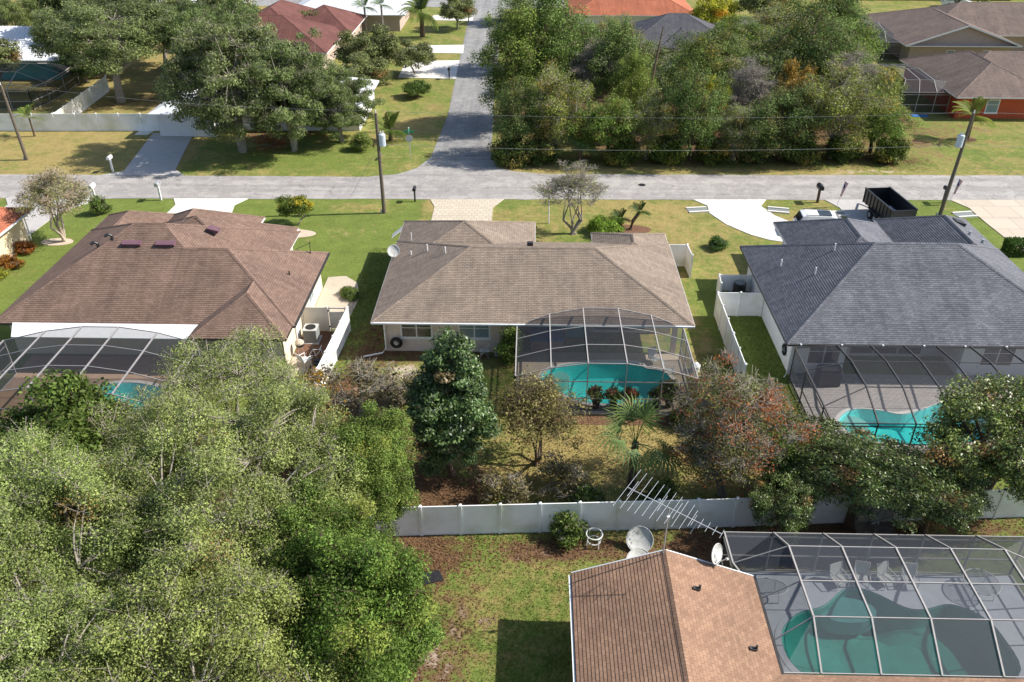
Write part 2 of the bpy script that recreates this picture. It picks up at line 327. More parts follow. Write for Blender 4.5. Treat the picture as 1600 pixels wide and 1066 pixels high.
# ------------------------------------------------------------------ ground
POOL_RECTS = [(-0.62, 9.62, 38.55, 45.02), (15.98, 33.2, 34.95, 42.95), (9.5, 21.9, 19.85, 26.9), (-31.4, -19.6, 35.4, 43.9)]
def cover(x, y):
    """lawn condition from place to place: R dry turf, G leaf litter and soil, B bare sand"""
    dry = np.full_like(x, 0.35); dirt = np.zeros_like(x); sand = np.zeros_like(x)
    def blob(a, cx, cy, rx, ry, s):
        d = ((x-cx)/rx)**2+((y-cy)/ry)**2; return a + s*np.exp(-d*1.2)
    front = (y > 55) & (y < 71)
    dry = np.where(front & (x < -9.5), 0.14, dry)
    dry = np.where(front & (x >= -9.5), 0.50, dry)
    dry = np.where(front & (x > 33.2), 0.10, dry)
    dry = np.where((y > 75) & (x < -34), 0.72, dry)
    dry = np.where((y > 75) & (x >= -34) & (x < -4), 0.42, dry)
    dry = np.where((y > 75) & (x > -4), 0.45, dry)
    dry = np.where((y <= 55) & (x > -9.7) & (x < 12), 0.48, dry)
    dry = np.where((y <= 29) & (x > -9), 0.42, dry)
    dry = np.where((y <= 55) & (x < -9.7), 0.12, dry)
    dry = np.where((y <= 55) & (x > 12.0), 0.12, dry)
    dry = blob(dry, 9, 63, 4, 5, .25); dry = blob(dry, -7, 68.5, 3, 1.5, .5); dry = blob(dry, 5, 35.5, 6, 3, .45)
    dry = blob(dry, -15, 68, 2.5, 1.2, .5); dry = blob(dry, 7, 78, 30, 1.2, .3); dry = blob(dry, -13, 91, 4, 5, .4)
    dry = blob(dry, -5.5, 36.5, 2.2, 5, -.2); dry = blob(dry, -20, 80, 9, 3, -.35); dry = blob(dry, 12, 60, 3, 3, -.1)
    dry = blob(dry, 12.5, 68, 2.5, 2.5, .2); dry = blob(dry, 0.3, 23.5, 2, 3, -.15); dry = blob(dry, 4, 58.5, 3, 4, -.3)
    dirt = blob(dirt, -5, 31.5, 4.2, 1.8, .85); dirt = blob(dirt, 4, 30.2, 9, .6, .4); dirt = blob(dirt, -5.2, 27, 2.6, 1.8, .62)
    dirt = blob(dirt, 3, 28.0, 6, .9, .75); dirt = blob(dirt, 12, 28.5, 6, 1.6, 1.0); dirt = blob(dirt, 18, 31, 8, 2.2, .9)
    dirt = blob(dirt, -3.5, 21.5, 1.8, 3.0, .5); dirt = blob(dirt, -10, 46, 1.2, 4, .55); dirt = blob(dirt, -5, 44.6, 6, .9, .75)
    dirt = blob(dirt, 20, 95, 26, 15, 1.3); dirt = blob(dirt, -27, 87.5, 5, 2.5, .8); dirt = blob(dirt, -48, 100, 6, 4, .55)
    dirt = blob(dirt, -13, 30, 9, 14, .9); dirt = blob(dirt, -11, 37, 4, 4, .6); dirt = blob(dirt, 36, 81, 3, 2, .5)
    dirt = blob(dirt, 8, 38.2, 3, .8, .6); dirt = blob(dirt, 8, 64, 1.5, 1, .5); dirt = blob(dirt, 10, 41, 1, 4, .5)
    dirt = np.where((y > 71.5) & (y < 78.2), 0.0, dirt)
    sand = blob(sand, -7.6, 42.6, 1.6, .9, .75); sand = blob(sand, -8.6, 40.8, 1.5, 1.2, .4); sand = blob(sand, -3.6, 22.2, 1.4, 2.0, .42)
    sand = blob(sand, 33, 78.0, 5, .7, .5); sand = blob(sand, 20, 30.5, 4, .6, .2)
    return np.stack([np.clip(dry,0,1), np.clip(dirt,0,1), np.clip(sand,0,1), np.ones_like(x)], -1)
def axis(lo, hi, step, extra, far_lo, far_hi):
    a = list(np.arange(lo, hi+1e-6, step)); a = [v for v in a if all(abs(v-e) > .18 for e in extra)] + list(extra)
    f = 8.0; v = lo
    while v > far_lo: v -= f; f *= 1.5; a.append(v)
    f = 8.0; v = hi
    while v < far_hi: v += f; f *= 1.5; a.append(v)
    return np.array(sorted(a))
xs = axis(-80, 86, 0.6, sorted({e for r in POOL_RECTS for e in r[:2]}), -2500, 2500)
ys = axis(8, 170, 0.6, sorted({e for r in POOL_RECTS for e in r[2:]}), -400, 4000)
gx, gy = np.meshgrid(xs, ys); nx, ny = len(xs), len(ys)
V = np.stack([gx.ravel(), gy.ravel(), np.zeros(nx*ny)], -1)
ii, jj = np.meshgrid(np.arange(nx-1), np.arange(ny-1)); ii = ii.ravel(); jj = jj.ravel()
mx_, my_ = (xs[ii]+xs[ii+1])/2, (ys[jj]+ys[jj+1])/2
keep = np.ones(len(ii), bool)
for x0, x1, y0, y1 in POOL_RECTS: keep &= ~((mx_ > x0) & (mx_ < x1) & (my_ > y0) & (my_ < y1))
ii, jj = ii[keep], jj[keep]; a = jj*nx+ii
Q = np.stack([a, a+1, a+nx+1, a+nx], -1)
def fast_mesh(name, V, Q, mat, tint=None, attr='tint'):
    me = bpy.data.meshes.new(name); k = Q.shape[1]
    me.vertices.add(len(V)); me.vertices.foreach_set('co', np.ascontiguousarray(V, np.float32).ravel())
    me.loops.add(Q.size); me.loops.foreach_set('vertex_index', np.ascontiguousarray(Q, np.int32).ravel())
    me.polygons.add(len(Q)); me.polygons.foreach_set('loop_start', np.arange(0, Q.size, k, dtype=np.int32))
    me.update(calc_edges=True)
    if tint is not None:
        at = me.attributes.new(attr, 'FLOAT_COLOR', 'POINT'); at.data.foreach_set('color', np.ascontiguousarray(tint, np.float32).ravel())
    me.materials.append(mat); return me
g = link('lawn', fast_mesh('lawn', V, Q, M['lawn'], cover(gx.ravel(), gy.ravel()), 'cover')); setp(g, kind='structure')

def sheet(name, poly, z, mat, kind='structure', t=0.0):
    m = MB()
    if t: m.prism(poly, z-t, z)
    else: m.add([(x,y,z) for x,y in poly], [list(range(len(poly)))])
    return setp(m.build(name, mat), kind=kind)
def ragged(pts, amp, seed, step=1.2):
    """a long edge with the small wander of turf creeping over asphalt"""
    rs = random.Random(seed); out = []
    for (x0,y0),(x1,y1) in zip(pts[:-1], pts[1:]):
        n = max(1, int(math.hypot(x1-x0,y1-y0)/step))
        for i in range(n): out.append((x0+(x1-x0)*i/n, y0+(y1-y0)*i/n+rs.uniform(-amp,amp)))
    out.append(pts[-1]); return out
near = ragged([(-110,69.0),(-47.5,69.5),(-1.6,70.25),(44,71.1),(120,72.5)], .07, 1)
farL = ragged([(-110,74.9),(-50,75.3),(-15.5,75.5),(-12.8,76.2),(-11.0,78.0),(-10.0,81)], .07, 2)
farR = ragged([(-4.0,81.5),(-3.3,78.4),(-1.6,77.2),(2,76.6),(20,76.8),(47,77.25),(120,78.5)], .07, 3)
road = setp(MB().add([(x,y,.022) for x,y in near]+[(x,y,.022) for x,y in (farL+farR)[::-1]], [list(range(len(near)+len(farL)+len(farR)))]).build('road','road'), kind='structure')
sheet('side_street', [(-10.0,81),(-4.0,81.5),(-4.15,90),(-4.7,111),(-4.9,151),(-4.8,158),(6,160),(6,170),(-60,168),(-60,160),(-16,159.5),(-12,157),(-10.8,151),(-9.9,111),(-9.5,95)], .018, 'street')
# driveways, paths
def drive(name, poly, z, mat): return sheet(name, poly, z, mat, t=.09)
drive('driveway', [(-8.9,70.1),(-8.35,68.4),(-8.3,59.0),(-3.2,59.0),(-3.2,68.4),(-2.3,70.25)], .045, 'paver_tan')
dc = [(14.6,70.55),(15.6,69.2),(15.5,67.6),(16.5,65.2),(18.1,63.2),(19.3,62.3),(20.6,61.8),(22.2,61.8),(23.6,62.6),(23.8,64.0),(22.2,65.6),(21.0,67.2),(20.3,69.2),(21.1,70.7)]
drive('driveway', dc, .045, 'slab_white')
drive('driveway', [(26.3,70.8),(27.1,69.0),(27.2,60.0),(32.9,60.0),(32.8,69.2),(33.6,70.95)], .045, 'grey_conc')
drive('driveway', [(37.5,71.0),(38.4,69.2),(38.4,66.5),(38.8,60.0),(50,60.0),(50,71.3)], .045, 'slab_tan')
drive('driveway', [(-31.9,69.75),(-31.2,68.3),(-31.6,60.0),(-24.6,60.0),(-26.0,68.4),(-25.2,69.9)], .045, 'slab_white')
drive('driveway', [(-47,69.5),(-46,68),(-46,55),(-40.9,61.2),(-40.6,66.5),(-38.5,69.3),(-38.0,69.6)], .045, 'grey_conc')
drive('driveway', [(-41.0,75.3),(-39.2,76.4),(-40.8,87.9),(-36.4,87.9),(-34.4,77.0),(-33.0,75.45)], .045, 'grey_conc')
for i, (y0, y1, x0) in enumerate(((111.3,120.0,-17.5),(125.2,129.4,-18.5),(148.0,152.0,-17))):
    drive('driveway', [(x0,y0),(-9.9,y0-.6),(-10.1,y1+.6),(x0,y1)], .045, 'slab_white')
drive('path', [(-42.6,87.3),(-41.2,87.3),(-41.0,88.7),(-42.6,88.7)], .03, 'white_conc')
# culvert headwalls beside the driveways
def headwall(x, y, rz, label):
    t = thing('culvert_end', label, 'culvert', (x,y,0))
    MB().box((x-.9,y-.55,-.1),(x+.9,y-.35,.12)).build('side_wall','white_conc',t)
    MB().box((x-.9,y+.35,-.1),(x+.9,y+.55,.12)).build('side_wall','white_conc',t)
    MB().box((x-.9,y-.35,-.1),(x+.9,y+.35,.03)).build('apron','ac_grey',t)
    t.rotation_euler.z = rz
headwall(14.6,68.2,R(8),'pale concrete culvert end left of the white curved driveway')
headwall(21.6,68.3,R(-12),'pale concrete culvert end right of the white curved driveway, near the dark mailbox')
headwall(26.4,67.6,R(8),'pale concrete culvert end beside the white parked car')
headwall(37.4,67.7,R(10),'pale concrete culvert end beside the tan driveway at far right')
# planting bed islands and mulch
def bed(cx, cy, rx, ry, mat='kerb', z=.03):
    return sheet('planting_bed', [(cx+rx*math.cos(a),cy+ry*math.sin(a)) for a in np.linspace(0,2*math.pi,25)[:-1]], z, mat, t=.08)
bed(-20.4,62.6,2.9,.95); bed(-38.0,60.6,1.3,.7); bed(8.2,64.1,1.9,.9,'mulch',.02); bed(46.4,87.9,.9,.7,'mulch',.02)
drive('path', [(-14.9,47.4),(-13.3,47.4),(-12.2,49.4),(-12.0,52.0),(-12.6,54.2),(-13.6,55.2),(-14.9,55.0)], .03, 'tan_conc')
drive('path', [(-14.9,40.2),(-13.5,40.2),(-13.6,44.2),(-14.9,44.2)], .03, 'tan_conc')
sheet('mulch_strip', [(-13.5,38.0),(-12.45,38.0),(-12.2,47.3),(-14.9,47.3),(-14.9,44.25),(-13.55,44.25)], .012, 'mulch')
sheet('mulch_strip', [(-.8,37.6),(9.0,37.6),(9.6,38.5),(-.8,38.5)], .012, 'mulch')

# ------------------------------------------------------------------ pools and decks
def pool(name, rect, z, deckmat, outline, basin, water, depth, coping='white_conc', steps=None):
    """deck with the pool's outline cut out, walls and floor below, water just under the coping"""
    x0,x1,y0,y1 = rect; bm = bmesh.new()
    n = 44
    # closed Catmull-Rom through the outline
    P_ = [np.array(p,float) for p in outline]; k = len(P_); pts = []
    for i in range(k):
        p0,p1,p2,p3 = P_[i-1],P_[i],P_[(i+1)%k],P_[(i+2)%k]
        for t in np.linspace(0,1,6)[:-1]:
            pts.append(.5*((2*p1)+(-p0+p2)*t+(2*p0-5*p1+4*p2-p3)*t*t+(-p0+3*p1-3*p2+p3)*t**3))
    c = sum(pts)/len(pts)
    ring = pts; outer = [c+(p-c)*(1+.28/np.linalg.norm(p-c)) for p in pts]
    def loop(vs): 
        vv = [bm.verts.new((p[0],p[1],z)) for p in vs]; return [bm.edges.new((vv[i],vv[(i+1)%len(vv)])) for i in range(len(vv))]
    e = loop([(x0,y0),(x1,y0),(x1,y1),(x0,y1)])+loop(outer)
    bmesh.ops.triangle_fill(bm, edges=e, use_beauty=True, use_dissolve=False)
    for f in bm.faces:
        if f.normal.z < 0: f.normal_flip()
    # outer skirt
    me = bpy.data.meshes.new(name+'_deck'); bm.to_mesh(me); bm.free(); me.materials.append(M[deckmat])
    o = link('pool_deck', me); setp(o, kind='structure')
    MB().add([(x0,y0,z),(x1,y0,z),(x1,y1,z),(x0,y1,z),(x0,y0,-.05),(x1,y0,-.05),(x1,y1,-.05),(x0,y1,-.05)],[[0,1,5,4],[1,2,6,5],[2,3,7,6],[3,0,4,7]]).build('deck_edge',deckmat,o)
    nn = len(ring)
    V = [(p[0],p[1],z+.02) for p in ring]+[(p[0],p[1],z+.02) for p in outer]+[(p[0],p[1],z-.02) for p in outer]
    MB().add(V,[[i,nn+i,nn+(i+1)%nn,(i+1)%nn] for i in range(nn)]+[[nn+i,2*nn+i,2*nn+(i+1)%nn,nn+(i+1)%nn] for i in range(nn)]).build('coping',coping,o)
    V = [(p[0],p[1],z+.019) for p in ring]+[(c[0]+(p[0]-c[0])*.86,c[1]+(p[1]-c[1])*.86,z-depth*.8) for p in ring]+[(c[0]+(p[0]-c[0])*.4,c[1]+(p[1]-c[1])*.4,z-depth*1.15) for p in ring]
    b = MB().add(V,[[(i+1)%nn,nn+(i+1)%nn,nn+i,i] for i in range(nn)]+[[nn+(i+1)%nn,2*nn+(i+1)%nn,2*nn+i,nn+i] for i in range(nn)]+[list(range(2*nn,3*nn))]).build('pool_basin',basin,o)
    MB().add([(c[0]+(p[0]-c[0])*.996,c[1]+(p[1]-c[1])*.996,z+.015) for p in ring]+[(c[0]+(p[0]-c[0])*.99,c[1]+(p[1]-c[1])*.99,z-.2) for p in ring],[[(i+1)%nn,nn+(i+1)%nn,nn+i,i] for i in range(nn)]).build('tile_band','tile',o)
    wv = MB().add([(c[0]+(p[0]-c[0])*.999,c[1]+(p[1]-c[1])*.999,z-.1) for p in ring],[list(range(nn))]).build('water',water); setp(wv,kind='structure')
    return o
pB = pool('B', POOL_RECTS[0], .06, 'deck_tan', [(.75,42.1),(1.8,43.35),(3.8,43.85),(6.6,43.9),(7.3,43.3),(8.3,43.0),(8.75,41.8),(8.2,40.6),(6.6,39.75),(3.6,39.6),(2.0,40.6)], 'basin_B','water_B',1.3)
pC = pool('C', POOL_RECTS[1], .06, 'paver_grey', [(17.6,38.2),(18.7,39.3),(20.2,39.25),(21.4,38.9),(22.8,39.4),(24.2,40.1),(25.6,39.9),(26.2,38.6),(25.4,36.8),(22,36.2),(19.4,36.3),(18.0,37.0)], 'basin_B','water_B',.9)
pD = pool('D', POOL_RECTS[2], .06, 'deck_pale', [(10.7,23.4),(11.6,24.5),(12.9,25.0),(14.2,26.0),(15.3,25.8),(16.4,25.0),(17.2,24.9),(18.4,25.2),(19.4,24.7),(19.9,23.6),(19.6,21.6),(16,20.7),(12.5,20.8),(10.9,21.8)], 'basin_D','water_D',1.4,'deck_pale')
pA = pool('A', POOL_RECTS[3], .06, 'deck_brown', [(-26.4,38.6),(-25.6,40.6),(-23.5,41.0),(-21,40.0),(-20.1,38.3),(-21,36.4),(-24,36.2)], 'basin_B','water_B',1.2)
# bench step inside the blue-green pools
MB().prism([(1.5+1.1*math.cos(a),42.6+.8*math.sin(a)) for a in np.linspace(0,6.28,17)[:-1]],-.9,-.22).build('entry_step','white_conc',pB)
MB().prism([(14.0+1.3*math.cos(a),25.1+.7*math.sin(a)) for a in np.linspace(0,6.28,17)[:-1]],-1.1,-.3).build('entry_step','deck_pale',pD)
MB().prism([(18.4+.9*math.cos(a),38.2+.8*math.sin(a)) for a in np.linspace(0,6.28,17)[:-1]],-.6,-.16).build('entry_step','white_conc',pC)

# ------------------------------------------------------------------ houses
def slope_mesh(name, P0, P1, T0, T1, mat, parent, expo=.145, lip=.014):
    """one roof slope (eave P0-P1, top T0-T1 or a point) laid in overlapping courses"""
    P0,P1,T0,T1 = [np.array(p,float) for p in (P0,P1,T0,T1)]
    u = (P1-P0); L = np.linalg.norm(u); u /= L
    q = T0-P0; q0 = q-u*(q@u); S = np.linalg.norm(q0); vdir = q0/S
    nrm = np.cross(u,vdir); nrm /= np.linalg.norm(nrm)
    if nrm[2] < 0: nrm = -nrm
    a0, a1 = (T0-P0)@u, (T1-P0)@u
    rows = list(np.arange(0,S,expo)); 
    if S-rows[-1] < .03: rows.pop()
    rows.append(S)
    V=[];UV=[];F=[];FU=[]
    for k,(v0,v1) in enumerate(zip(rows[:-1],rows[1:])):
        for v,h in ((v0,lip),(v1,0.0)):
            t=v/S; l=a0*t; r=L+(a1-L)*t
            V += [P0+u*l+vdir*v+nrm*h, P0+u*r+vdir*v+nrm*h]; UV += [(l+P0@u,v),(r+P0@u,v)]
    org = ORG.get(parent.name,np.zeros(3)); V=[p-org for p in V]
    nr = len(rows)-1
    for k in range(nr):
        b=4*k; F.append([b,b+1,b+3,b+2])
        if k+1<nr: F.append([b+2,b+3,b+5,b+4])
    uvs=[]
    for f in F: uvs += [UV[i] for i in f]
    me = raw_mesh(name,V,F,M[mat],uvs); return link(name,me,parent)
def roof_body(roof, x0,x1,y0,y1, ze, pitch, mat, axis='x', ends=('hip','hip'), cap=True, fascia='trim_white', sides='', z_off=0, courses=True, gut='', nocap=()):
    """a hipped or gabled block; axis = ridge direction, ends = (low end, high end)"""
    ze += z_off
    if axis=='x': hw=(y1-y0)/2; a,b=x0,x1
    else: hw=(x1-x0)/2; a,b=y0,y1
    zr=ze+hw*pitch
    ra=a+(hw if ends[0]=='hip' else 0); rb=b-(hw if ends[1]=='hip' else 0)
    if rb<ra: ra=rb=(ra+rb)/2
    mid=(y0+y1)/2 if axis=='x' else (x0+x1)/2
    if axis=='x': RA,RB=(ra,mid,zr),(rb,mid,zr)
    else: RA,RB=(mid,ra,zr),(mid,rb,zr)
    c00,c10,c11,c01=(x0,y0,ze),(x1,y0,ze),(x1,y1,ze),(x0,y1,ze)
    ex = .145 if courses else 5
    if axis=='x':
        S=[(c00,c10,RA,RB),(c11,c01,RB,RA)]
        if ends[0]=='hip': S.append((c01,c00,RA,RA))
        if ends[1]=='hip': S.append((c10,c11,RB,RB))
        hips=[(RA,RB)]+([(c00,RA),(c01,RA)] if ends[0]=='hip' else [])+([(c10,RB),(c11,RB)] if ends[1]=='hip' else [])
    else:
        S=[(c10,c11,RA,RB),(c01,c00,RB,RA)]
        if ends[0]=='hip': S.append((c00,c10,RA,RA))
        if ends[1]=='hip': S.append((c11,c01,RB,RB))
        hips=[(RA,RB)]+([(c00,RA),(c10,RA)] if ends[0]=='hip' else [])+([(c01,RB),(c11,RB)] if ends[1]=='hip' else [])
    for s in S: slope_mesh('roof_slope',*s,mat,roof,expo=ex)
    if cap:
        for hi_,(p,q) in enumerate(hips):
            if hi_ in nocap: continue
            p,q=np.array(p),np.array(q)
            if np.linalg.norm(q-p)<.2: continue
            d=q-p; lat=np.array((-d[1],d[0],0.)); lat/=np.linalg.norm(lat); dr=pitch*.14*(1.0 if abs(d[2])<.01 else .72)
            a_=[np.array((0,0,.045)),lat*.14+(0,0,.03-dr),-lat*.14+(0,0,.03-dr)]
            o=MB().add([p+a_[1],p+a_[0],p+a_[2],q+a_[1],q+a_[0],q+a_[2]],[[0,3,4,1],[1,4,5,2]]).build('ridge_cap',M[mat],roof)
            me=o.data; ul=me.uv_layers.new(name='UVMap')
            co=[me.vertices[l.vertex_index].co for l in me.loops]
            ul.data.foreach_set('uv',np.array([(c.x+c.z,c.y) for c in co],np.float32).ravel())
    # soffit and fascia
    MB().add([(x0+.02,y0+.02,ze-.13),(x1-.02,y0+.02,ze-.13),(x1-.02,y1-.02,ze-.13),(x0+.02,y1-.02,ze-.13)],[[3,2,1,0]]).build('soffit','trim_white',roof)
    for nme,p,q in (('s',(x0,y0),(x1,y0)),('e',(x1,y0),(x1,y1)),('n',(x1,y1),(x0,y1)),('w',(x0,y1),(x0,y0))):
        if nme in sides:
            p3,q3=(p[0],p[1],ze-.065),(q[0],q[1],ze-.065)
            MB().beam(p3,q3,.06,.125).build('fascia',fascia,roof)
        if nme in gut:
            dx,dy={'s':(0,-.07),'e':(.07,0),'n':(0,.07),'w':(-.07,0)}[nme]
            MB().beam((p[0]+dx,p[1]+dy,ze-.05),(q[0]+dx,q[1]+dy,ze-.05),.11,.1).build('gutter',fascia,roof)
    # gable walls
    return zr
def gable_wall(parent, x0,x1,y,ze,zr,mat,t=.12):
    MB().add([(x0,y-t/2,ze-.1),(x1,y-t/2,ze-.1),((x0+x1)/2,y-t/2,zr-.06),(x0,y+t/2,ze-.1),(x1,y+t/2,ze-.1),((x0+x1)/2,y+t/2,zr-.06)],
             [[0,1,2],[5,4,3],[0,3,4,1],[1,4,5,2],[2,5,3,0]]).build('gable_wall',mat,parent)
def window(parent, c, w, h, face, panes=2, frame='trim_white', glass='glass_dark', cross=True):
    """window standing a little proud of the wall; face: 's' looks to -Y, 'e' to +X, 'w' to -X"""
    x,y,z=c; d={'s':(0,-1),'e':(1,0),'w':(-1,0)}[face]; ax=(1,0) if face=='s' else (0,1)
    def bx(u0,u1,z0,z1,d0,d1):
        m=MB(); P_=[(x+ax[0]*u+d[0]*dd, y+ax[1]*u+d[1]*dd) for u in (u0,u1) for dd in (d0,d1)]
        xs_=[p[0] for p in P_]; ys_=[p[1] for p in P_]
        return m.box((min(xs_),min(ys_),z0),(max(xs_),max(ys_),z1))
    wd = bx(-w/2-.07,w/2+.07,z-h/2-.07,z+h/2+.07,0,.03).build('window',frame,parent)
    pw=w/panes
    for i in range(panes):
        u0=-w/2+i*pw+.04; u1=-w/2+(i+1)*pw-.04
        if cross:
            bx(u0,u1,z-h/2+.03,z+h*.12-.02,.02,.036).build('pane',glass,wd); bx(u0,u1,z+h*.12+.03,z+h/2-.03,.02,.036).build('pane',glass,wd)
        else: bx(u0,u1,z-h/2+.03,z+h/2-.03,.02,.036).build('pane',glass,wd)
    bx(-w/2-.12,w/2+.12,z-h/2-.14,z-h/2-.072,0,.08).build('sill',frame,wd)
def house(name, label, loc): return thing(name, label, 'house', loc)
def roof_root(parent):
    o=bpy.data.objects.new('roof',None); C.objects.link(o); o.parent=parent; ORG[o.name]=ORG[parent.name]; return o
def vent_pipe(roof, x,y,z,h=.45,r=.05,mat='trim_white'): MB().tube([(x,y,z-.15),(x,y,z+h)],r,8).build('vent_pipe',mat,roof)
def box_vent(roof, x,y,z,w,d,pitchdir,pitch,mat='skylight'):
    """low slanted roof vent lying on the slope"""
    dx,dy=pitchdir; m=MB(); ang=math.atan(pitch)
    u=np.array((-dy,dx,0.)); v=np.array((dx*math.cos(ang),dy*math.cos(ang),math.sin(ang))); n=np.cross(u,v); n=n if n[2]>0 else -n
    c=np.array((x,y,z)); V=[c+u*w/2*a+v*d/2*b+n*h for h in (0.,) for a,b in ((-1,-1),(1,-1),(1,1),(-1,1))]+[c+u*w/2*a+v*d/2*b+n*(.22 if b<0 else .06) for a,b in ((-1,-1),(1,-1),(1,1),(-1,1))]
    m.add(V,[[0,3,2,1],[4,5,6,7],[0,1,5,4],[1,2,6,5],[2,3,7,6],[3,0,4,7]]).build('roof_vent',mat,roof)

# --- house with the tan grey roof, middle of the picture
hB=house('house','single storey house with tan grey hipped roof behind the turquoise pool',(0.2,50,0))
MB().prism([(-9.1,45.05),(-1.0,45.05),(-1.0,47.6),(9.4,47.6),(9.4,57.0),(5.3,57.0),(5.3,55.3),(-.2,55.3),(-.2,58.9),(-9.1,58.9)],0,2.5).build('wall','stucco_pink',hB)
rB=roof_root(hB)
roof_body(rB,-9.7,10.18,44.25,55.95,2.6,.41,'roofB',sides='sew',gut='s')
roof_body(rB,-9.62,.42,50.5,59.5,2.6,.41,'roofB','y',sides='enw',cap=True)
roof_body(rB,4.62,10.1,51,57.7,2.6,.41,'roofB','y',sides='enw')
window(hB,(-7.05,45.05,1.62),1.9,1.1,'s'); window(hB,(-3.4,45.05,1.62),1.9,1.1,'s',glass='glass_blue')
window(hB,(1.6,47.6,1.2),2.4,2.0,'s',2,glass='glass_blue',cross=False); window(hB,(6.0,47.6,1.2),3.4,2.0,'s',2,cross=False)
MB().box((9.05,45.05,.06),(9.35,45.35,2.45)).build('post','stucco_pink',hB)
MB().tube([(-9.2,44.35,2.5),(-9.05,44.95,2.2),(-9.05,44.95,.25),(-9.25,44.6,.12),(-10.4,44.2,.08)],.055,8).build('downspout','trim_white',hB)
MB().tube([(-.85,44.3,2.5),(-.85,44.3,.2),(-.85,43.9,.1)],.05,8).build('downspout','trim_white',hB)
vent_pipe(rB,-5.6,50.5,4.25,.5); vent_pipe(rB,-7.0,52.0,3.75); vent_pipe(rB,-8.5,55.0,3.1,.6,.03); vent_pipe(rB,-8.2,52.4,3.2,.3,.05)
MB().box((-.15,50.9,4.55),(.25,51.2,4.9)).build('vent_pipe','black',rB)
# --- brown roofed house, left
hA=house('house','sprawling house with reddish brown shingle roof at left',(-24,50,0))
MB().prism([(-32.4,44.2),(-19.0,44.2),(-19.0,42.7),(-14.95,42.7),(-14.95,53.3),(-18.0,53.3),(-18.0,57.5),(-21.2,57.5),(-21.2,59.2),(-32.4,59.2)],0,2.5).build('wall','stucco_cream',hA)
rA=roof_root(hA)
roof_body(rA,-33,-17.2,43.6,57.4,2.6,.53,'roofA',sides='sw',fascia='trim_dark',nocap=(3,))
roof_body(rA,-22.5,-14.35,43.6,53.9,2.6,.53,'roofA',z_off=.006,ends=('gable','hip'),sides='en',fascia='trim_dark',cap=True,gut='e')
roof_body(rA,-20.3,-14.45,42.1,47.4,2.6,.53,'roofA','y',ends=('hip','gable'),sides='sew',fascia='trim_dark')
roof_body(rA,-32.92,-26,50,60.2,2.6,.53,'roofA','y',sides='wne',fascia='trim_white')
roof_body(rA,-28.9,-17.5,49,58.1,2.6,.505,'roofA','y',ends=('hip','hip'),sides='ne',fascia='trim_white')
roof_body(rA,-28.2,-20.6,50,60.0,2.6,.60,'roofA','y',sides='ne',fascia='trim_white')
for xx in (-25.8,-23.6): box_vent(rA,xx,49.0,2.6+.53*5.4+.03,1.25,.45,(0,1),.53)
box_vent(rA,-21.5,51.9,5.2,.6,.75,(-1,0),.53)
for xx,yy in ((-28.1,49.0),(-27.2,49.3)): 
    zz=2.6+.53*min(xx+33,yy-43.6); MB().tube([(xx,yy,zz-.1),(xx,yy,zz+.3),(xx-.15,yy-.1,zz+.42),(xx-.35,yy-.2,zz+.3)],.1,8).build('vent_pipe','black',rA)
vent_pipe(rA,-15.8,48.9,3.35,.3,.05,'trim_dark')
MB().tube([(-15.3,52.6,2.9),(-15.25,52.7,4.0)],.025).build('antenna_mast','trim_dark',rA)
MB().tube([(-15.25,52.7,3.9),(-16.2,52.4,3.55)],.02).build('antenna_arm','trim_dark',rA); MB().tube([(-15.3,52.65,3.2),(-16.3,52.4,3.5)],.02).build('antenna_arm','trim_dark',rA)
window(hA,(-14.95,50.2,1.4),1.2,1.2,'e',2,glass='glass_blue')
MB().box((-14.93,45.6,.05),(-14.86,46.5,2.05)).build('door','trim_white',hA)
MB().tube([(-14.72,42.75,2.4),(-14.88,42.65,2.2),(-14.88,42.65,.15)],.05,8).build('downspout','trim_dark',hA)
MB().beam((-31.3,43.45,2.56),(-19.9,43.45,2.56),.12,.06).build('flashing','trim_white',rA)
MB().add([(-31.7,43.6,2.66),(-19.9,43.6,2.66),(-20.3,42.2,2.5),(-31.1,42.2,2.5),(-31.7,43.6,2.6),(-19.9,43.6,2.6),(-20.3,42.2,2.44),(-31.1,42.2,2.44)],[[0,1,2,3][::-1],[4,5,6,7],[0,1,5,4],[1,2,6,5],[2,3,7,6],[3,0,4,7]]).build('patio_cover','trim_white',rA)
# --- slate roofed house, right
hC=house('house','white walled house with slate blue shingle roof at right',(24,50,0))
MB().prism([(15.95,43.0),(19.2,43.0),(19.2,45.2),(26.2,45.2),(26.2,43.0),(33.2,43.0),(33.2,60.0),(27.2,60.0),(27.2,59.0),(19.4,59.0),(19.4,55.0),(15.95,55.0)],0,2.5).build('wall','stucco_white',hC)
rC=roof_root(hC)
roof_body(rC,15.3,33.8,42.3,55.6,2.6,.525,'roofC',sides='sewn',fascia='trim_dark',gut='s')
roof_body(rC,18.75,26.6,49,59.9,2.6,.53,'roofC','y',sides='enw',fascia='trim_white')
roof_body(rC,26.64,33.7,49,60.7,2.6,.53,'roofC','y',sides='enw',fascia='trim_white')
for x,y in ((16.9,50.8),(18.3,48.2),(19.9,50.0)): vent_pipe(rC,x,y,2.6+.525*(x-15.3),.5)
for x,y in ((30.9,54.6),(31.8,54.3)): vent_pipe(rC,x,y,2.6+.53*(33.75-x),.3,.1,'galv')
box_vent(rC,31.3,57.2,3.9,.7,.8,(-1,0),.53,'roof_grey')
window(hC,(17.9,43.0,1.5),1.9,1.4,'s',glass='glass_dark'); window(hC,(28.3,43.0,1.5),1.9,1.4,'s'); window(hC,(22.6,45.2,1.2),4.5,2.1,'s',3,cross=False)
MB().tube([(15.55,42.4,2.5),(15.85,42.85,2.2),(15.85,42.85,.15),(15.6,42.5,.08)],.05,8).build('downspout','trim_white',hC)
